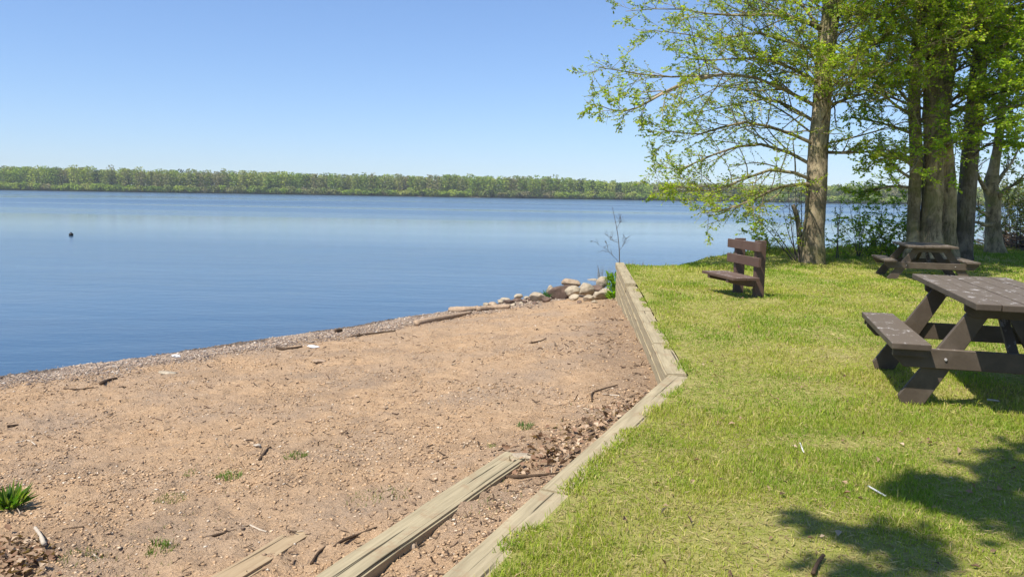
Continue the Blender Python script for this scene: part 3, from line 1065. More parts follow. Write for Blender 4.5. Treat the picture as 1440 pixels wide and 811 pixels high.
tm.build('maple_tree', 'thickest tree, several furrowed mossy stems fused together behind the dark table', 'tree', (b0.x, b0.y, gz), MAT['bark'], MAT['leaf'], 'trees on the bank')

# --- dark leaning trunk beside it
y3 = 20.9
tm = TreeMaker(DEEP + SPRING[:2], 0.085)
sD = tm.stem([PD(1352, 385, y3), PD(1354, 350, y3), PD(1358, 290, y3), PD(1364, 220, y3), PD(1371, 150, y3), PD(1378, 80, y3), PD(1384, 20, y3), PD(1392, -60, y3), PD(1405, -280, y3)],
             [0.33, 0.24, 0.22, 0.21, 0.20, 0.18, 0.17, 0.15, 0.05], 16, 32)
hand = [
    [(1372, 150), (1392, 135), (1418, 128), (1445, 122)],
    [(1368, 185), (1395, 170), (1425, 165), (1460, 160)],
    [(1364, 225), (1385, 205), (1410, 200), (1440, 205)],
    [(1376, 95), (1400, 70), (1425, 60), (1460, 50)],
    [(1381, 40), (1410, 15), (1440, 5), (1475, -5)],
    [(1366, 210), (1352, 195), (1335, 200), (1315, 215)],
]
dy = [-2.5, -3.5, -2.5, -3, -2, -3.0]
hp = np.array([px_limb(h, y3, y3 + dy[i]) for i, h in enumerate(hand)])
tm.limbs(hp, 0.04, 15, 9, 8, 0.42, 0.06, 0.15, 0.9)
rl = random_limbs(sD, 3.4, 7.6, 16, lambda u: 3.4, 0.35, (-2.6, 0.2))
tm.limbs(rl, 0.03, 14, 8, 8, 0.38, 0.08, 0.25, 1.0)
rl = random_limbs(sD, 3.2, 7.6, 10, lambda u: 3.2, 0.4)
tm.limbs(rl, 0.04, 12, 8, 8, 0.38, 0.08, 0.2, 0.8)
rl = random_limbs(sD, 7.4, 12.0, 14, lambda u: 3.4 - 2.0 * u, 0.4)
tm.limbs(rl, 0.045, 8, 5, 5, 0.36, 0.03, 0.25, 0.3)
tm.build('maple_tree', 'dark slender trunk leaning away from the thickest tree beside it', 'tree', (PD(1352, 370, y3).x, y3, 0.05), MAT['bark_dark'], MAT['leaf'], 'trees on the bank')

# --- short gnarled tree
y4 = 23.0
tm = TreeMaker(DEEP + SPRING[:3], 0.08)
sE = tm.stem([PD(1398, 368, y4), PD(1398, 345, y4), PD(1397, 310, y4), PD(1396, 285, y4), PD(1393, 262, y4), PD(1398, 235, y4), PD(1405, 190, y4), PD(1412, 120, y4), PD(1420, 20, y4)],
             [0.37, 0.26, 0.21, 0.21, 0.20, 0.13, 0.10, 0.08, 0.04], 16, 30, 0.2)
hand = [
    [(1394, 280), (1383, 262), (1374, 245), (1368, 225), (1362, 200)],
    [(1400, 285), (1412, 268), (1428, 258), (1450, 235)],
    [(1399, 262), (1410, 245), (1425, 225), (1440, 190)],
    [(1393, 305), (1380, 298), (1368, 292), (1350, 300)],
    [(1398, 315), (1385, 316), (1372, 312), (1358, 310)],
]
hp = np.array([px_limb(h, y4, y4 + d_) for h, d_ in zip(hand, (-.8, -1, .5, -.6, -1))])
tm.limbs(hp, 0.085, 9, 5, 5, 0.40, 0.03, 0.35, 0.45)
rl = random_limbs(sE, 3.0, 7.0, 14, lambda u: 2.6, 0.2)
tm.limbs(rl, 0.04, 10, 7, 7, 0.38, 0.03, 0.25, 0.9)
tm.build('gnarled_tree', 'short gnarled tree with crooked forking limbs on the far edge of the lawn', 'tree', (PD(1398, 360, y4).x, y4, 0.05), MAT['bark'], MAT['leaf'], 'trees on the bank')

# --- dead and young stems round the straight trunk
def stemmy(name, label, cat, base, tips, r, leaf_n, cols, bark, lift=0.06, n2=9, dens=0.6, leaf=0.075, ratio=0.34, group=None):
    tm = TreeMaker(cols, leaf)
    ps = []
    for tp in tips:
        a = np.array(base) + rng.normal(0, 0.06, 3) * np.array([1, 1, 0]) + np.array([0, 0, -0.1])
        b = np.array(tp)
        mid = (a + b) / 2 + rng.normal(0, 0.05, 3)
        ps.append(resample([a, mid, b], 9))
    tm.limbs(np.array(ps), r, n2, 4, leaf_n, ratio, lift, 0.25, dens)
    return tm.build(name, label, cat, tuple(base), bark, MAT['leaf'], group, 'stems', 'foliage')


g = lambda px, py, z=0.05: P(px, py, z)
bb = g(1122, 365)
stemmy('bare_shrub', 'nearly bare thin grey stems hugging the straight trunk', 'shrub', bb,
       [PD(1108, 268, bb.y), PD(1118, 250, bb.y + .3), PD(1100, 290, bb.y - .4), PD(1127, 262, bb.y), PD(1085, 315, bb.y - .3), PD(1060, 300, bb.y - .6)], 0.022, 4, SPRING, MAT['twig'], dens=0.35)
bb = g(1128, 365)
tmx = thing('dead_stem', 'broken dead stem standing close to the straight trunk', 'dead stem', bb)
V, F = tubes(resample([bb + Vector((0, 0, -.1)), PD(1122, 310, bb.y), PD(1115, 288, bb.y)], 8)[None] - np.array(bb), np.linspace(0.085, 0.05, 8)[None], 10, 0.2, True)
mesh_np('stem', V, F, MAT['bark_dark'], tmx, None, True)
bb = g(1180, 362)
stemmy('young_tree', 'single thin sapling with few leaves between trunk and green shrub', 'sapling', bb, [PD(1184, 270, bb.y), PD(1178, 300, bb.y)], 0.016, 4, SPRING, MAT['twig'], dens=0.3, n2=7)
for i, (px, lab) in enumerate(((1208, 'layered dark green shrub nearest the straight trunk'), (1243, 'layered dark green shrub in the middle of its row'), (1272, 'layered dark green shrub against the thickest tree'))):
    bb = g(px, 363, 0.0)
    stemmy('shrub', lab, 'shrub', bb, [PD(px + dx, py, bb.y + dd) for dx, py, dd in ((-30, 315, -.3), (-14, 285, .4), (2, 272, -.4), (16, 290, .3), (30, 320, .2), (-38, 340, .1), (36, 345, -.2), (5, 318, -.6))],
           0.014, 6, SPRING[:3] + DEEP, MAT['twig'], 0.0, 11, 0.62, 0.075, 0.45, 'green shrubs between the trees')
bb = g(1090, 362, -0.05)
stemmy('leafy_shoot', 'low spray of bright leaves hanging at the water edge beside the bare stems', 'shrub', bb,
       [PD(1050, 292, bb.y), PD(1062, 322, bb.y - .4), PD(1075, 338, bb.y), PD(1045, 308, bb.y + .3)], 0.012, 6, SPRING, MAT['twig'], 0.0, 9, 0.8, 0.08, 0.4)
for px, py, yy_, lab in ((1432, 352, 25.5, 'yellow green bush standing beside the gnarled tree'), (1475, 352, 26.5, 'yellow green bush on the bank at the picture edge'), (1415, 350, 28.0, 'yellow green bush seen behind the gnarled tree')):
    bb = PD(px, py, yy_); bb.z = ground_z(bb.x, bb.y)
    stemmy('bush', lab, 'bush', bb, [PD(px + dx, py_, yy_ + dd) for dx, py_, dd in ((-28, 300, -.3), (-14, 262, .4), (2, 240, -.4), (16, 258, .3), (30, 290, .2), (0, 285, -.7))],
           0.02, 6, [(0.17, 0.19, 0.045), (0.21, 0.22, 0.06), (0.15, 0.16, 0.05)], MAT['twig'], 0.03, 11, 0.8, 0.09, 0.42, 'yellow green bushes on the bank')

# brown heap of dead brush by the lake on the right
bag = Bag()
c0 = PD(1436, 345, 26.0)
n = 700
pp = np.c_[c0.x + rng.normal(0.3, 1.0, n), 26.0 + rng.normal(0, 0.8, n), np.zeros(n)]
pp[:, 2] = lawn_z(pp[:, 0], pp[:, 1]) + rng.random(n) * 0.45 * np.exp(-((pp[:, 0] - c0.x - .3) / 1.2) ** 2)
d = rng.normal(0, 1, (n, 3)) * np.array([1, 1, 0.3])
pa = grow(pp, d, rng.uniform(0.4, 1.3, n), 4, 0.15, 0)
V, F = tubes(pa, np.full((n, 4), 0.012), 3)
bag.add(V, F, np.repeat(rng.uniform(0.7, 1.2, (n, 1)) * np.array([[0.17, 0.12, 0.085]]), 12, 0))
tag(bag.obj('brush_pile', MAT['litter']), 'brown heap of dead brush on the bank beyond the gnarled tree', 'brush pile')

# --- tree behind the camera whose shade falls on the near lawn
tm = TreeMaker(SPRING, 0.13)
SUN_EL = R(58); SX, SY = -0.76, -0.65
tgt = P(1282, 752, 0); hh = 7.0
cc = tgt + Vector((SX, SY, 0)) * hh / math.tan(SUN_EL)
tb = cc + Vector((2.6, -3.4, 0))
stS = tm.stem([(tb.x, tb.y, -.3), (tb.x - .1, tb.y, 2), (tb.x - .5, tb.y + .6, 4.5), (tb.x - 1.2, tb.y + 1.6, 7), (tb.x - 1.5, tb.y + 2, 9.0)], [0.4, 0.25, 0.2, 0.14, 0.05], 14, 20)
hp = []
for (dx, dy_, dz) in ((0.2, 0.5, 0.2), (1.0, 0.9, 0.0), (1.6, 0.2, 0.4), (0.9, -0.4, 0.6), (-0.35, -0.3, 0.3), (1.9, -0.9, 0.9), (0.3, -0.9, .5), (1.5, 1.2, .4)):
    e = cc + Vector((dx, dy_, hh + dz))
    s0 = Vector(stS[12 + random.randint(-2, 2)])
    hp.append(resample([s0, (s0 + e) / 2 + Vector((0, 0, 0.25)), e], 9))
tm.limbs(np.array(hp), 0.05, 14, 7, 7, 0.26, 0.02, 0.55, 1.0)
tm.build('shade_tree', 'leafy tree behind the viewer shading the near grass', 'tree', (tb.x, tb.y, 0), MAT['bark'], MAT['leaf'])

# ------------------------------------------------------------------ grass
def grass(x, y, h, w, col, name='grass', label=None, bend=0.5, zf=lawn_z):
    n = len(x)
    z = zf(x, y) - 0.005
    a = rng.random(n) * 6.283
    fx_, fy_ = np.cos(a), np.sin(a)
    b = rng.random(n) * 6.283
    bx, by = np.cos(b), np.sin(b)
    k = bend * rng.uniform(0.2, 1.3, n) * h
    base = np.c_[x, y, z]
    wv = np.c_[fx_, fy_, 0 * x] * (w / 2)[:, None]
    mid = base + np.c_[bx * k * 0.35, by * k * 0.35, h * 0.6]
    tip = base + np.c_[bx * k, by * k, h * np.sqrt(np.clip(1 - (k / (h * 1.6)) ** 2, 0.2, 1))]
    V = np.stack([base - wv, base + wv, mid + wv * 0.8, mid - wv * 0.8, tip], 1).reshape(-1, 3)
    i = np.arange(n)[:, None] * 5
    F = [i + np.array([[0, 1, 2, 3]]), i + np.array([[3, 2, 4]])]
    return V, F, np.repeat(col, 5, 0)


def lawn_cols(x, y):
    n = len(x)
    pat = fbm(x * 0.9, y * 0.9, 21, 3) + 0.35 * (fbm(x * 3.5, y * 3.5, 22, 2) - 0.5)
    pat = pat + rng.normal(0, 0.09, n)
    g1 = np.array([0.205, 0.300, 0.025]); g2 = np.array([0.325, 0.375, 0.040]); dry = np.array([0.56, 0.47, 0.17])
    f = sstep(0.36, 0.60, pat)[:, None]
    c = g1 * (1 - f) + g2 * f
    dr = (rng.random(n) < 0.07 + 0.36 * sstep(0.46, 0.70, pat))[:, None]
    c = np.where(dr, dry * rng.uniform(0.6, 1.1, (n, 1)), c)
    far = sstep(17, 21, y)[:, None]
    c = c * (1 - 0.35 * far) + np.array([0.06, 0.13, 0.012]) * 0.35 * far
    return c * rng.uniform(0.75, 1.25, (n, 1))


def lawn_bare(x, y):
    """thin or bare spots of the turf: the trodden strip by the wall and some patches"""
    d = x - wall_x(np.minimum(y, WE.y))
    b = fbm(x * 1.1 + 40, y * 1.1, 23, 3)
    k = sstep(0.62, 0.74, b) * 0.6
    for (px, py, sx, sy) in ((975, 415, .35, .5), (1075, 428, .4, .3), (1175, 500, .5, .35), (1185, 625, .35, .15), (1000, 640, .2, .1)):
        q = P(px, py, 0)
        k = np.maximum(k, 0.9 * np.exp(-((x - q.x) / sx) ** 2 - ((y - q.y) / sy) ** 2))
    edge = (1 - sstep(0.0, 0.16, d - 0.10 + 0.22 * (fbm(y * 2.3, y * 0 + 1, 25, 2) - 0.5))) * 0.9
    return np.maximum(k, edge)


bag = Bag()
def scatter(y0, y1, dens, h0, w0, xmax=None):
    ymid = (y0 + y1) / 2
    xl = float(wall_x(min(y0, WE.y))) ; xr = 0.70 * y1 + 1.2
    n = int((xr - xl) * (y1 - y0) * dens)
    y = rng.uniform(y0, y1, n); x = rng.uniform(xl, xr, n)
    d = x - wall_x(np.minimum(y, WE.y))
    ok = (d > 0.085 + rng.normal(0, 0.012, n)) & (x < 0.70 * y + 1.0) & (y < np.interp(x, CX, CY) + 1.5)
    ok &= rng.random(n) > lawn_bare(x, y)
    x, y, d = x[ok], y[ok], d[ok]
    n = len(x)
    pat = fbm(x * 1.6, y * 1.6, 27, 3)
    h = h0 * rng.uniform(0.45, 1.3, n) * (0.65 + 0.7 * sstep(0.35, 0.65, pat)) * (1 + 0.7 * (rng.random(n) < 0.03))
    tall = sstep(-1.2, 0.1, y - np.interp(x, CX, CY)) * sstep(5, 7, x)
    h = h * (1 - 0.5 * np.exp(-((x - 9.0) ** 2 + (y - 17.3) ** 2) / 4))
    h = h * (1 + 3.0 * tall)
    lip = (1 - sstep(0.02, 0.12, d - 0.095)) * sstep(0.35, 0.6, fbm(y * 4, y * 0, 29, 2))
    h = h * (1 + 0.8 * lip)
    w = w0 * rng.uniform(0.6, 1.3, n)
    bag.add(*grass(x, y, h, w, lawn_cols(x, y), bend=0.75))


scatter(1.6, 3.0, 3000, 0.030, 0.0036)
scatter(3.0, 4.2, 15000, 0.027, 0.0036)
scatter(4.2, 5.6, 10500, 0.030, 0.0040)
scatter(5.6, 8.0, 4800, 0.031, 0.0052)
scatter(8.0, 12.0, 2500, 0.034, 0.0075)
scatter(12.0, 17.0, 1200, 0.038, 0.012)
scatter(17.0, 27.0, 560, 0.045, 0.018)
n = 16000
y = 1.6 * np.exp(rng.random(n) * math.log(WE.y / 1.6)); 
clump = fbm(y * 3.2, y * 0 + 4, 81, 3)
x = wall_x(y) + 0.10 + rng.normal(0.02, 0.045, n) - 0.10 * sstep(0.48, 0.72, clump) * rng.random(n)
ok = (rng.random(n) < sstep(0.40, 0.60, clump)) & (x > wall_x(y) + 0.0)
x, y = x[ok], y[ok]; n = len(x)
zt = lambda X, Y: np.full(len(X), 0.018)
bag.add(*grass(x, y, rng.uniform(0.02, 0.05, n), 0.0036 + 0.0004 * y, lawn_cols(x, y), bend=0.95, zf=zt))
for (y0, y1, dens, L, w_) in ((1.6, 5.6, 1500, 0.055, 0.0035), (5.6, 9, 700, 0.06, 0.005), (9, 15, 260, 0.07, 0.008)):   # thatch lying flat
    xl = float(wall_x(y0)); xr = 0.70 * y1 + 1.2
    n = int((xr - xl) * (y1 - y0) * dens)
    y = rng.uniform(y0, y1, n); x = rng.uniform(xl, xr, n)
    ok = (x - wall_x(np.minimum(y, WE.y)) > 0.11) & (x < 0.70 * y + 1.0)
    x, y = x[ok], y[ok]; n = len(x)
    a = rng.random(n) * 6.283
    pos_ = np.c_[x, y, lawn_z(x, y) + rng.uniform(0.000, 0.012, n)]
    d_ = np.c_[np.cos(a), np.sin(a), rng.normal(0, .18, n)]
    cthatch = np.array([(0.50, 0.41, 0.19), (0.40, 0.32, 0.14), (0.33, 0.30, 0.10), (0.27, 0.19, 0.10)])[rng.integers(0, 4, n)] * rng.uniform(.8, 1.2, (n, 1))
    V, F, C = leaf_mesh(pos_, d_, np.array([[0, 0, 1.0]]) + rng.normal(0, .3, (n, 3)), L * rng.uniform(.5, 1.3, n), np.full(n, w_ * 1.6), cthatch)
    bag.add(V, F, C)
tag(bag.obj('grass', MAT['grass']), 'short yellow green lawn grass', 'grass', kind='stuff')

# small green specks of grass coming through the sand
bag = Bag()
n = 5200
px = rng.uniform(20, 900, n); py = rng.uniform(560, 811, n)
t_ = (beach_base(np.zeros(1), np.ones(1) * 5)[0])
q = np.array([tuple(P(a, b_, -0.2)) for a, b_ in zip(px, py)])
dw = wall_x(q[:, 1]) - q[:, 0]
f = fbm(q[:, 0] * 2.2, q[:, 1] * 2.2, 33, 3)
near = np.exp(-np.abs(dw - 0.5) / 0.9)
ok = (dw > 0.12) & (rng.random(n) < sstep(0.48, 0.68, f) * (0.10 + 0.7 * near))
q = q[ok]; n = len(q)
c = np.array([0.13, 0.16, 0.03]) * rng.uniform(0.7, 1.5, (n, 1))
bag.add(*grass(q[:, 0], q[:, 1], rng.uniform(0.012, 0.035, n), np.full(n, 0.0035), c, bend=0.9, zf=beach_z))
tag(bag.obj('weeds', MAT['grass']), 'sparse fine grass shoots in the sand by the loose timber', 'weeds', kind='stuff')

# ------------------------------------------------------------------ pebbles and crumbs
OCT_V = np.array([(1, 0, 0), (-1, 0, 0), (0, 1, 0), (0, -1, 0), (0, 0, 1), (0, 0, -1),
                  (.7, .7, .15), (-.7, .7, .1), (.7, -.7, .1), (-.7, -.7, .15)], float)
OCT_F = np.array([(4, 0, 6), (4, 6, 2), (4, 2, 7), (4, 7, 1), (4, 1, 9), (4, 9, 3), (4, 3, 8), (4, 8, 0),
                  (5, 6, 0), (5, 2, 6), (5, 7, 2), (5, 1, 7), (5, 9, 1), (5, 3, 9), (5, 8, 3), (5, 0, 8)])


def pebbles(x, y, s, col, zf, flat=0.6):
    n = len(x)
    V = OCT_V[None] * rng.uniform(0.65, 1.3, (n, 10, 1)) * np.c_[np.ones(n), rng.uniform(0.6, 1, n), rng.uniform(0.4, 0.9, n) * flat][:, None, :]
    a = rng.random(n) * 6.283; ca, sa = np.cos(a)[:, None], np.sin(a)[:, None]
    X = V[..., 0] * ca - V[..., 1] * sa; Y = V[..., 0] * sa + V[..., 1] * ca
    V = np.stack([X, Y, V[..., 2]], -1) * s[:, None, None]
    z = zf(x, y) + s * 0.18
    V = V + np.stack([x, y, z], -1)[:, None, :]
    F = (np.arange(n)[:, None, None] * 10 + OCT_F[None]).reshape(-1, 3)
    return V.reshape(-1, 3), [F], np.repeat(col, 10, 0)


def stone_cols(n):
    pal = np.array([(0.33, 0.25, 0.18), (0.22, 0.17, 0.135), (0.45, 0.36, 0.27), (0.30, 0.205, 0.14), (0.15, 0.115, 0.095), (0.40, 0.29, 0.20), (0.55, 0.48, 0.40)])
    p = np.array([.24, .2, .16, .16, .12, .09, .03])
    return pal[rng.choice(len(pal), n, p=p)] * rng.uniform(0.75, 1.25, (n, 1))


bag = Bag()
n = 60000
k = rng.random(n) * (len(SHORE) - 6) + 2
i = k.astype(int); f = (k - i)[:, None]
base = SHA[i] * (1 - f) + SHA[i + 1] * f
off = -0.25 + 2.2 * rng.random(n) ** 1.1
x = base[:, 0] - nx * off + rng.normal(0, .15, n); y = base[:, 1] - ny * off + rng.normal(0, .15, n)
sdv = shore_dist(x, y) + (fbm(x * 1.2, y * 1.2, 51, 3) - 0.5) * 1.3
ok = (sdv > -0.25) & (rng.random(n) < 1 - sstep(0.9, 2.0, sdv)) & (x < wall_x(np.minimum(y, WE.y)) - 0.1)
x, y, sdv = x[ok], y[ok], sdv[ok]; n = len(x)
col = stone_cols(n) * np.where(sdv < 0.12, 0.5, 1.0)[:, None]
bag.add(*pebbles(x, y, rng.uniform(0.008, 0.020, n) * (1 + (rng.random(n) < 0.04) * 1.0), col, beach_z))
tag(bag.obj('gravel', MAT['pebble']), 'grey and brown gravel along the waterline', 'gravel', kind='stuff')

bag = Bag()
for (y0, y1, dens, s0, s1) in ((2.4, 4.5, 3000, 0.003, 0.014), (4.5, 7, 1800, 0.004, 0.016), (7, 11, 700, 0.006, 0.018), (11, 19, 260, 0.007, 0.020)):
    xl = -0.72 * y1 - 0.8; xr = float(wall_x(min(y1, WE.y)))
    n = int((xr - xl) * (y1 - y0) * dens)
    y = rng.uniform(y0, y1, n); x = rng.uniform(xl, xr, n)
    ok = (x < wall_x(np.minimum(y, WE.y)) - 0.11) & (x > -0.72 * y - 0.8) & (shore_dist(x, y) > 0.5)
    ok &= rng.random(n) < 0.25 + 0.75 * sstep(0.42, 0.6, fbm(x * 1.3, y * 1.3, 41, 3))
    x, y = x[ok], y[ok]; n = len(x)
    pal = np.array([(0.48, 0.32, 0.18), (0.42, 0.275, 0.155), (0.30, 0.20, 0.125), (0.56, 0.42, 0.28), (0.17, 0.11, 0.07), (0.60, 0.50, 0.38)])
    col = pal[rng.choice(6, n, p=[.36, .29, .16, .09, .07, .03])] * rng.uniform(0.8, 1.2, (n, 1))
    bag.add(*pebbles(x, y, s0 + (s1 - s0) * rng.random(n) ** 3.2, col, beach_z, 0.8))
tag(bag.obj('pebbles', MAT['pebble']), 'small stones and crumbs scattered over the sand', 'pebbles', kind='stuff')

# bark crumbs and twig bits
bag = Bag()
n = 2600
y = 2.4 * np.exp(rng.random(n) * math.log(17 / 2.4)); x = rng.uniform(-0.72, 0.3, n) * y
x = np.where(rng.random(n) < 0.35, wall_x(np.minimum(y, WE.y)) - 0.12 - np.abs(rng.normal(0, 0.5, n)), x)
ok = (x < wall_x(np.minimum(y, WE.y)) - 0.12) & (shore_dist(x, y) > 0.15) & (rng.random(n) < 0.15 + sstep(0.42, 0.6, fbm(x * 1.1, y * 1.1, 71, 3)))
x, y = x[ok], y[ok]; n = len(x)
p0 = np.c_[x, y, beach_z(x, y) + 0.004]
L = rng.uniform(0.015, 0.06, n) * (0.7 + y / 12)
pa = grow(p0, np.c_[rng.normal(0, 1, (n, 2)), rng.normal(0, 0.12, n)], L, 4, 0.25, 0)
V, F = tubes(pa, np.repeat((rng.uniform(0.0015, 0.004, n) * (0.8 + y / 10))[:, None], 4, 1), 4)
cc_ = np.array([(0.10, 0.065, 0.04), (0.17, 0.11, 0.07), (0.42, 0.33, 0.23)])[rng.choice(3, n, p=[.5, .35, .15])] * rng.uniform(.7, 1.2, (n, 1))
bag.add(V, F, np.repeat(cc_, 16, 0))
tag(bag.obj('debris', MAT['pebble']), 'dark bark crumbs and twig bits strewn over the sand', 'debris', kind='stuff')

# ------------------------------------------------------------------ dead leaves
def litter(name, label, pts, s0, s1):
    n = len(pts)
    col = np.array([(0.36, 0.24, 0.15), (0.24, 0.14, 0.085), (0.50, 0.37, 0.25), (0.13, 0.08, 0.05)])[rng.choice(4, n, p=[.35, .3, .2, .15])] * rng.uniform(.8, 1.2, (n, 1))
    d = rng.normal(0, 1, (n, 3)) * np.array([1, 1, .35]); nn = rng.normal(0, .6, (n, 3)) + np.array([0, 0, 1.0])
    L = rng.uniform(s0, s1, n)
    bg = Bag(); bg.add(*leaf_mesh(pts, d, nn, L, L * 0.6, col, 0.35))
    return tag(bg.obj(name, MAT['litter']), label, 'leaves', kind='stuff')


def around(px, py, n, spread_px):
    out = []
    for _ in range(n):
        a = px + random.gauss(0, spread_px[0]); b = py + random.gauss(0, spread_px[1])
        q = P(a, b, -0.2); out.append((q.x, q.y, float(beach_z(q.x, q.y)) + random.random() * 0.022 + 0.004))
    return out


pts = []
for t in np.linspace(0, 1, 42):
    pxx = 925 + (748 - 925) * t; pyy = 562 + (668 - 562) * t
    for q in around(pxx, pyy, 13, (14 + 26 * t, 8 + 12 * t)): pts.append(q)
pts += around(765, 672, 90, (22, 9))
pts = np.array(pts)
pts = pts[(wall_x(pts[:, 1]) - pts[:, 0]) > 0.10]
litter('fallen_leaves', 'dry brown leaves drifted against the timber wall', pts, 0.03, 0.07)
litter('fallen_leaves', 'heap of dark brown leaves near the leafy green plant', np.array(around(22, 768, 420, (26, 17))), 0.03, 0.065)

n = 150
y = 2.6 * np.exp(rng.random(n) * math.log(14 / 2.6)); x = rng.uniform(wall_x(y) + 0.2, 0.68 * y + 0.3)
litter('fallen_leaves', 'single dry leaves scattered over the lawn', np.c_[x, y, lawn_z(x, y) + 0.018], 0.025, 0.055)

# ------------------------------------------------------------------ rocks
def rock(px, py, w, h, mat, label, name='rock', depth=None, z=None, group='rocks piled at the end of the wall', flat=1.0, seed=None):
    """a boulder whose foot stands at the photo point px,py; w,h in photo pixels"""
    zz = z if z is not None else -0.9
    q = P(px, py, zz) if depth is None else PD(px, py, depth)
    for _ in range(4):
        if depth is not None: break
        zz = float(beach_z(q.x, q.y)) if z is None else z
        q = P(px, py, zz)
    sc = q.y / FPX
    bm = bmesh.new()
    bmesh.ops.create_icosphere(bm, subdivisions=4, radius=1)
    sd_ = random.random() * 60 if seed is None else seed
    from mathutils import noise as N
    ax = [N.random_unit_vector() for _ in range(9)]
    for v in bm.verts:
        c = v.co.normalized()
        k = 1 + 0.22 * N.noise(c * 1.1 + Vector((sd_, 0, 0))) + 0.07 * N.noise(c * 3 + Vector((0, sd_, 0)))
        for a in ax[:6]:
            dd = c.dot(a)
            if dd > 0.66: k = min(k, 0.66 / dd * (1.03 + 0.05 * N.noise(c * 6)))
        v.co = c * k
    W = w * sc * 0.95; H = h * sc * 0.95
    bmesh.ops.scale(bm, vec=(W / 2 * 1.08, W / 2 * 0.9 * flat, H / 2 * 1.08), verts=bm.verts)
    bmesh.ops.rotate(bm, matrix=Matrix.Rotation(random.uniform(-.15, .15), 3, 'Y'), verts=bm.verts)
    o = bm_obj(name, bm, mat, None, True)
    o.location = (q.x, q.y + W * 0.35, q.z + H * 0.40)
    return tag(o, label, 'rock', group)


rock(833, 408, 21, 21, MAT['rock_tan'], 'rounded tan boulder, highest of the pile by the wall')
rock(803, 404, 25, 15, MAT['rock_pink'], 'pinkish domed boulder on top of the dark reddish rock', z=-0.70)
rock(824, 416, 23, 20, MAT['rock_pale'], 'pale rounded boulder just below the rounded tan one', z=-0.88)
rock(806, 417, 22, 17, MAT['rock_pale'], 'cream coloured angular rock under the pinkish domed boulder', z=-0.86)
rock(808, 423, 17, 10, MAT['rock_pale'], 'small cream stone at the foot of the cream angular rock')
rock(790, 421, 34, 24, MAT['rock_dark'], 'dark reddish rock in the middle of the pile', flat=.8)
rock(775, 417, 14, 17, MAT['rock_tan'], 'tan rock leaning on the dark reddish rock')
rock(757, 424, 26, 15, MAT['rock_tan'], 'sandy coloured low rock beside the blue green grass tuft')
rock(768, 425, 13, 9, MAT['rock_dark'], 'dark grey stone between the sandy rock and the reddish one')
rock(843, 421, 22, 14, MAT['rock_tan'], 'dull tan rock half buried next to the bright green plant')
rock(828, 424, 18, 10, MAT['rock_tan'], 'flat tan rock at the front of the pile under the pale boulder')
rock(851, 420, 24, 16, MAT['rock_tan'], 'low tan rock under the dull rock by the bright green plant')
rock(838, 414, 22, 15, MAT['rock_dark'], 'brown rock wedged under the rounded tan boulder', z=-0.92)
rock(849, 405, 18, 18, MAT['rock_tan'], 'dull rock behind the bright green plant', z=-0.8)
rock(729, 419, 13, 7, MAT['rock_pale'], 'pale flat stone perched on the low stones at the waterline', z=-0.88)
rock(728, 424, 14, 7, MAT['rock_dark'], 'dark stone under the pale flat perched one')
rock(716, 428, 18, 8, MAT['rock_dark'], 'wide dark stone with a light flat slab behind it')
rock(711, 423, 14, 5, MAT['rock_pale'], 'thin light slab lying behind the wide dark stone')
rock(704, 427, 10, 7, MAT['rock_tan'], 'little tan stone between the orange stone and the wide dark one')
rock(692, 432, 16, 8, MAT['rock_pink'], 'orange pink stone at the end of the pale driftwood log')
rock(684, 431, 10, 6, MAT['rock_tan'], 'tan stone touching the orange pink one at the waterline')
rock(903, 379, 17, 5, MAT['rock_pink'], 'pinkish flat rock on the crest beyond the wall end', depth=18.0)
for (px, py, w, h) in ((741, 421, 9, 5), (746, 423, 10, 6), (738, 426, 8, 4), (749, 419, 7, 4), (733, 428, 8, 4), (722, 430, 9, 4), (700, 432, 7, 4), (752, 428, 9, 5), (815, 427, 9, 5), (836, 427, 10, 5)):
    rock(px, py, w, h, random.choice([MAT['rock_dark'], MAT['rock_tan']]), 'small stone lying loose at the foot of the rock pile', 'stone', group='small stones by the rock pile')

# ------------------------------------------------------------------ driftwood and sticks
def stick(pts, r0_, r1, mat, label, name='stick', cat='stick', lift=0.6, sides=7, group='sticks on the sand'):
    w = []
    for p_ in pts:
        q = P(p_[0], p_[1], -0.3)
        for _ in range(5):
            q = P(p_[0], p_[1], ground_z(q.x, q.y))
        w.append(Vector((q.x, q.y, q.z + r0_ * lift + (p_[2] if len(p_) > 2 else 0))))
    K = max(6, 4 * len(w))
    pa = resample(w, K)
    o0 = pa.mean(0)
    V, F = tubes(pa[None] - o0, np.linspace(r0_, r1, K)[None], sides, 0.22, True)
    o = mesh_np(name, V, F, mat, None, None, True)
    o.location = tuple(o0)
    return tag(o, label, cat, group)


stick([(585, 458), (605, 453), (632, 448), (662, 442)], 0.065, 0.03, MAT['drift'], 'tapering driftwood log with a dark cut end', 'driftwood_log', 'driftwood', group='driftwood logs')
stick([(633, 438), (650, 438), (672, 436)], 0.07, 0.055, MAT['drift'], 'short pale driftwood log at the waterline', 'driftwood_log', 'driftwood', group='driftwood logs')
stick([(672, 437), (695, 435), (717, 433)], 0.06, 0.05, MAT['drift'], 'pale driftwood log continuing from the short one towards the orange stone', 'driftwood_log', 'driftwood', group='driftwood logs')
stick([(495, 474), (520, 470), (556, 466)], 0.018, 0.010, MAT['stick'], 'long thin dark stick parallel to the waterline')
stick([(390, 490), (400, 492), (425, 489)], 0.028, 0.018, MAT['stick'], 'curved dark stick next to the white scrap')
stick([(472, 467), (480, 466)], 0.035, 0.03, MAT['stick'], 'stubby dark red piece of wood at the water edge')
stick([(143, 541), (152, 536), (165, 533)], 0.028, 0.008, MAT['stick'], 'dark knobbly root lying on the gravel')
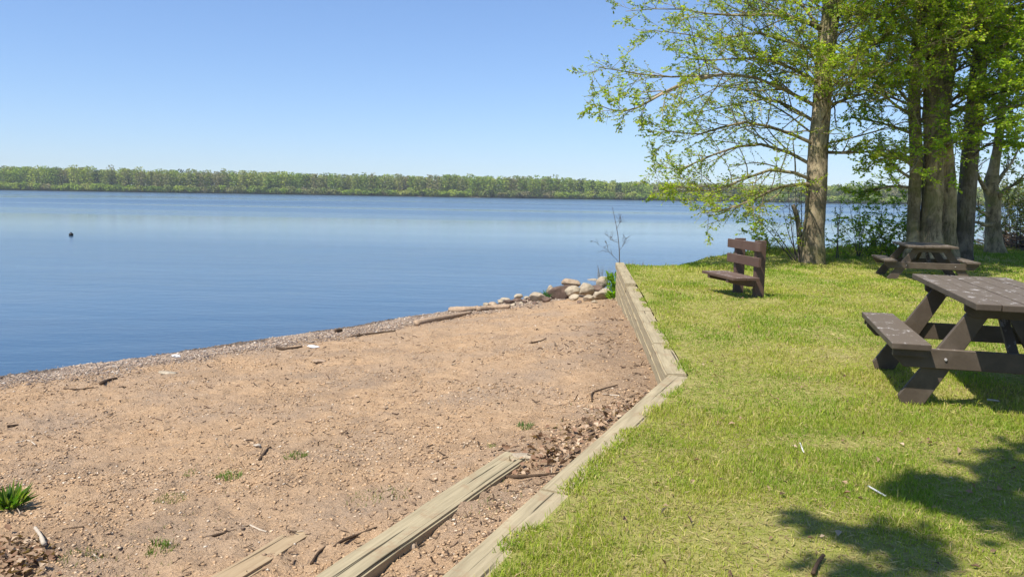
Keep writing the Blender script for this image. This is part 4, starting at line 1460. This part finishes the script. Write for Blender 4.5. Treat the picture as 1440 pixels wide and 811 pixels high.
stick([(90, 547), (110, 548), (132, 545)], 0.012, 0.006, MAT['stick'], 'thin crooked twig beside the dark knobbly root')
stick([(22, 623), (40, 620), (50, 626)], 0.007, 0.005, MAT['palestick'], 'pale bent twig on the sand by itself')
stick([(10, 600), (26, 598)], 0.012, 0.009, MAT['stick'], 'short dark brown stick near the gravel edge')
stick([(285, 758), (320, 749), (350, 740)], 0.008, 0.005, MAT['stick'], 'long straight brown stick beside the yellowish board')
stick([(352, 739), (365, 745), (375, 748)], 0.006, 0.004, MAT['palestick'], 'short pale stick touching the end of the brown one')
stick([(470, 770), (484, 760), (510, 750), (530, 742)], 0.009, 0.005, MAT['stick'], 'curved brown stick near the loose grey timber')
stick([(438, 793), (448, 778), (462, 766)], 0.008, 0.005, MAT['stick'], 'crooked brown stick between the board and the loose grey timber')
stick([(586, 635), (605, 627), (632, 622)], 0.007, 0.004, MAT['stick'], 'thin forked twig above the end of the loose timber')
stick([(672, 622), (676, 632)], 0.008, 0.005, MAT['stick'], 'tiny dark twig stuck beside the loose timber end')
stick([(833, 562), (835, 552), (868, 542)], 0.011, 0.006, MAT['stick'], 'angled dark twig near the bend of the wall')
stick([(848, 555), (872, 557)], 0.008, 0.005, MAT['palestick'], 'pale twig beside the angled dark one')
stick([(698, 672), (740, 671), (788, 666)], 0.012, 0.006, MAT['stick'], 'dark branch spanning from the loose timber to the wall')
stick([(365, 647), (376, 632), (381, 629)], 0.010, 0.006, MAT['stick'], 'small dark broken branch with a bare fork in the sand')
stick([(745, 483), (760, 480), (768, 476)], 0.012, 0.008, MAT['stick'], 'short dark stick in the middle of the beach')
stick([(88, 745), (118, 741)], 0.006, 0.005, MAT['stick'], 'straight brown twig near the leaf heap')
stick([(50, 748), (58, 760), (62, 772)], 0.009, 0.012, MAT['palestick'], 'pale bent stick on top of the leaf heap', lift=3.2)
stick([(130, 778), (146, 792)], 0.005, 0.004, MAT['palestick'], 'thin pale straw on the sand right of the leaf heap')
stick([(1125, 626), (1130, 639)], 0.005, 0.005, MAT['white'], 'white stick lying upright in the sunny grass', group='pale sticks on the lawn', lift=3)
stick([(1221, 688), (1245, 702)], 0.005, 0.005, MAT['white'], 'white stick at the edge of the shade on the grass', group='pale sticks on the lawn', lift=4)
stick([(1388, 567), (1405, 569)], 0.010, 0.007, MAT['palestick'], 'pale stick on the grass under the picnic table', group='pale sticks on the lawn', lift=3)
stick([(1143, 812), (1150, 797), (1158, 786)], 0.010, 0.007, MAT['stick'], 'brown stick poking from the grass beside the shade', group='pale sticks on the lawn', lift=2.0)


def scrap(px, py, w, h, mat, label, name='scrap', cat='litter'):
    q = P(px, py, -0.6)
    for _ in range(5): q = P(px, py, float(beach_z(q.x, q.y)))
    bm = bmesh.new()
    bmesh.ops.create_icosphere(bm, subdivisions=3, radius=1)
    sd_ = random.random() * 40
    from mathutils import noise as N
    for v in bm.verts: v.co *= 1 + 0.4 * N.noise(v.co * 1.6 + Vector((sd_, 0, 0)))
    bmesh.ops.scale(bm, vec=(w / 2, w / 2 * .6, h / 2), verts=bm.verts)
    o = bm_obj(name, bm, mat, None, True)
    o.location = (q.x, q.y, q.z + h * 0.35)
    o.rotation_euler = (0, 0.1, random.uniform(-.4, .4))
    return tag(o, label, cat)


scrap(441, 489, 0.17, 0.05, MAT['white'], 'white scrap on the gravel beside the curved dark stick')
scrap(248, 502, 0.13, 0.05, MAT['white'], 'cream white scrap near the water edge')
scrap(235, 525, 0.22, 0.03, MAT['rock_pale'], 'long pale flake where gravel meets sand', 'wood_flake', 'wood flake')
scrap(450, 509, 0.20, 0.04, MAT['drift'], 'pale chunk of wood on the sand below the white scrap', 'wood_chunk', 'wood chunk')
scrap(578, 771, 0.055, 0.03, MAT['rock_pink'], 'pink stone beside the loose grey timber', 'stone', 'stone')
scrap(362, 627, 0.06, 0.02, MAT['palestick'], 'pale chip of wood by the broken branch', 'wood_chip', 'wood chip')
scrap(742, 645, 0.20, 0.04, MAT['rock_tan'], 'flat sandy clod at the end of the loose timber', 'clod', 'clod')


# ------------------------------------------------------------------ plants on the beach
def tuft(px, py, n, h, spread, w, col, label, name='grass_tuft', cat='grass tuft', group='grass tufts in the sand', bend=0.8, ztop=None):
    q = P(px, py, -0.3)
    for _ in range(5): q = P(px, py, ground_z(q.x, q.y) if ztop is None else ztop)
    r = spread * np.sqrt(rng.random(n)); a = rng.random(n) * 6.283
    x = q.x + r * np.cos(a); y = q.y + r * np.sin(a)
    c = np.array(col) * rng.uniform(.7, 1.3, (n, 1))
    zf = (lambda X, Y: np.full(len(X), q.z)) if ztop is not None else (lambda X, Y: beach_z(X, Y))
    V, F, C = grass(x, y, h * rng.uniform(.5, 1.2, n), np.full(n, w), c, bend=bend, zf=zf)
    V = V - np.array(q)
    o = mesh_np(name, V, F, MAT['grass'], None, C)
    o.location = q
    return tag(o, label, cat, group)


G = (0.13, 0.20, 0.03)
tuft(739, 600, 90, 0.045, 0.07, 0.005, (0.09, 0.19, 0.04), 'bluish green tuft on the open sand above the loose timber')
tuft(692, 627, 30, 0.03, 0.035, 0.004, G, 'tiny green tuft close to the end of the loose timber')
tuft(416, 641, 90, 0.045, 0.08, 0.005, G, 'green tuft highest up the open sand')
tuft(322, 671, 110, 0.045, 0.09, 0.005, G, 'bright green tuft left of the broken branch')
tuft(240, 700, 130, 0.03, 0.10, 0.004, (0.16, 0.19, 0.05), 'faded olive tuft in the middle of the sand')
tuft(268, 666, 40, 0.03, 0.05, 0.004, G, 'small thin tuft near the bright green one')
tuft(224, 773, 90, 0.045, 0.08, 0.005, G, 'green tuft beside a dark twig near the yellowish board')
tuft(115, 783, 90, 0.035, 0.12, 0.004, (0.17, 0.18, 0.06), 'sparse straw coloured tuft near the leaf heap')
tuft(530, 700, 120, 0.03, 0.20, 0.004, (0.17, 0.20, 0.05), 'wide sparse patch of shoots beside the loose timber')
tuft(565, 757, 30, 0.06, 0.012, 0.005, (0.12, 0.24, 0.02), 'few bright blades at the side of the loose timber')
tuft(766, 421, 60, 0.24, 0.14, 0.022, (0.05, 0.15, 0.03), 'blue green grass tuft growing among the rocks', bend=0.6)


def leafy(px, py, n, L, W, spread, hgt, cols, label, ztop=None):
    q = P(px, py, -0.35)
    for _ in range(5): q = P(px, py, ground_z(q.x, q.y) if ztop is None else ztop)
    a = rng.random(n) * 6.283; el = rng.uniform(0.35, 1.35, n)
    d = np.c_[np.cos(a) * np.cos(el), np.sin(a) * np.cos(el), np.sin(el)]
    r = spread * rng.random(n)[:, None] * np.c_[np.cos(a), np.sin(a)]
    p0 = np.c_[r, rng.random(n) * hgt]
    nn = np.array([0, 0, 1.0]) + rng.normal(0, .3, (n, 3))
    ll = rng.uniform(.6, 1.2, n) * L
    bg = Bag()
    col = np.array(cols)[rng.integers(0, len(cols), n)] * rng.uniform(.8, 1.2, (n, 1))
    bg.add(*leaf_mesh(p0, d, nn, ll, ll * W, col, 0.25))
    t = thing('leafy_plant', label, 'plant', q)
    bg.obj('leaves', MAT['leaf'], t)
    ns = 7
    an = rng.random(ns) * 6.283
    st_ = grow(np.zeros((ns, 3)), np.c_[np.cos(an) * .4, np.sin(an) * .4, np.ones(ns)], np.full(ns, hgt + 0.02), 4, .1, 0)
    V, F = tubes(st_, np.full((ns, 4), 0.004), 4)
    mesh_np('stem', V, F, MAT['stick'], t)
    return t


leafy(14, 716, 120, 0.15, 0.17, 0.05, 0.02, [(0.10, 0.20, 0.025), (0.14, 0.23, 0.035), (0.19, 0.24, 0.05), (0.07, 0.15, 0.02)], 'bushy green rosette of narrow leaves on the sand')
leafy(863, 421, 260, 0.13, 0.42, 0.17, 0.55, [(0.20, 0.36, 0.015), (0.26, 0.42, 0.02), (0.15, 0.28, 0.02)], 'bright lime green leafy plant against the end of the wall')

# ------------------------------------------------------------------ bare sapling at the wall end
bs = PD(872, 378, 18.35); bs.z = -0.45
tm = TreeMaker([(0.10, 0.09, 0.05)], 0.035)
main = resample([bs, PD(871, 355, 18.35), PD(868, 325, 18.35), PD(861, 291, 18.35)], 9)
br = [resample([PD(870, 368, 18.35), PD(858, 356, 18.3), PD(841, 343, 18.2)], 9), resample([PD(869, 341, 18.35), PD(860, 337, 18.4), PD(853, 330, 18.4)], 9),
      resample([PD(871, 352, 18.35), PD(877, 344, 18.3), PD(881, 336, 18.3)], 9), resample([PD(867, 322, 18.35), PD(871, 314, 18.4), PD(872, 308, 18.4)], 9)]
V, F = tubes(np.array([main]), np.linspace(0.014, 0.004, 9)[None], 6); tm.wood.add(V, F)
tm.limbs(np.array(br), 0.006, 5, 2, 1, 0.4, 0.25, 0.3, 0.3)
tm.build('bare_sapling', 'thin leafless sapling rising behind the far end of the wall', 'sapling', tuple(bs), MAT['twig'], MAT['litter'], None, 'stem', 'leaves')
tuft(893, 379, 40, 0.22, 0.25, 0.006, (0.22, 0.17, 0.10), 'thin dry weed stalks behind the wall end', 'weed_stalks', 'weeds', None, 0.35, ztop=-0.05)
tuft(850, 392, 60, 0.45, 0.25, 0.006, (0.30, 0.22, 0.15), 'dry reddish stalks standing behind the boulders', 'weed_stalks', 'weeds', None, 0.35, ztop=-0.85)

# ------------------------------------------------------------------ buoy
q = P(100, 331, WATER_Z)
by_ = thing('buoy', 'small black buoy floating alone on the lake', 'buoy', q)
bm = bmesh.new()
bmesh.ops.create_uvsphere(bm, u_segments=20, v_segments=12, radius=0.115)
bmesh.ops.scale(bm, vec=(1, 1, 0.85), verts=bm.verts)
bmesh.ops.translate(bm, vec=(0, 0, 0.05), verts=bm.verts)
bm_obj('float', bm, MAT['black'], by_, True)
bm = bmesh.new()
bmesh.ops.create_cone(bm, cap_ends=True, segments=12, radius1=0.035, radius2=0.025, depth=0.05, matrix=Matrix.Translation((0, 0, 0.16)))
bm_obj('cap', bm, MAT['black'], by_)

# ------------------------------------------------------------------ air
HAZE = 0.00019
V = np.array([(x, y, z) for z in (-7.0, 60.0) for y in (-30.0, 1450.0) for x in (-1500.0, 1500.0)])
hz = mesh_np('haze', V, [np.array([[0, 2, 3, 1], [4, 5, 7, 6], [0, 1, 5, 4], [2, 6, 7, 3], [0, 4, 6, 2], [1, 3, 7, 5]])], None)
hm, hn = new_mat('haze')
pv = hn.nodes.new('ShaderNodeVolumePrincipled')
pv.inputs['Color'].default_value = (0.85, 0.92, 1.0, 1); pv.inputs['Density'].default_value = HAZE
ho = hn.nodes.new('ShaderNodeOutputMaterial'); hn.links.new(pv.outputs[0], ho.inputs['Volume'])
hz.data.materials.append(hm)
tag(hz, kind='stuff')

# ------------------------------------------------------------------ light
sun_dir = Vector((SX * math.cos(SUN_EL), SY * math.cos(SUN_EL), math.sin(SUN_EL))).normalized()
ld = bpy.data.lights.new('sun', 'SUN')
ld.energy = 4.7
ld.angle = R(0.53)
ld.color = (1.0, 0.955, 0.88)
lo = bpy.data.objects.new('sun', ld)
COL.objects.link(lo)
lo.rotation_euler = sun_dir.to_track_quat('Z', 'Y').to_euler()
lo.location = (-10, -10, 30)

w = bpy.data.worlds.new('World')
scene.world = w
w.use_nodes = True
nt = w.node_tree
bgn = nt.nodes['Background']
sky = nt.nodes.new('ShaderNodeTexSky')
sky.sky_type = 'NISHITA'
sky.sun_disc = False
sky.sun_elevation = SUN_EL
sky.sun_rotation = math.atan2(SX, SY)
sky.altitude = 200
sky.air_density = 1.0
sky.dust_density = 0.1
sky.ozone_density = 3.0
gm = nt.nodes.new('ShaderNodeGamma'); gm.inputs['Gamma'].default_value = 0.80
ml = nt.nodes.new('ShaderNodeMix'); ml.data_type = 'RGBA'; ml.blend_type = 'MULTIPLY'
ml.inputs[0].default_value = 1.0; ml.inputs[7].default_value = (0.95, 1.15, 1.50, 1)
nt.links.new(sky.outputs[0], gm.inputs['Color']); nt.links.new(gm.outputs[0], ml.inputs[6])
nt.links.new(ml.outputs[2], bgn.inputs['Color'])
bgn.inputs['Strength'].default_value = 0.10

vs = scene.view_settings
vs.view_transform = 'Standard'
vs.look = 'None'
vs.exposure = 0.6
vs.gamma = 1
vs.use_curve_mapping = False
scene.cycles.max_bounces = 6
scene.cycles.diffuse_bounces = 5
scene.cycles.transmission_bounces = 4
scene.cycles.use_denoising = True
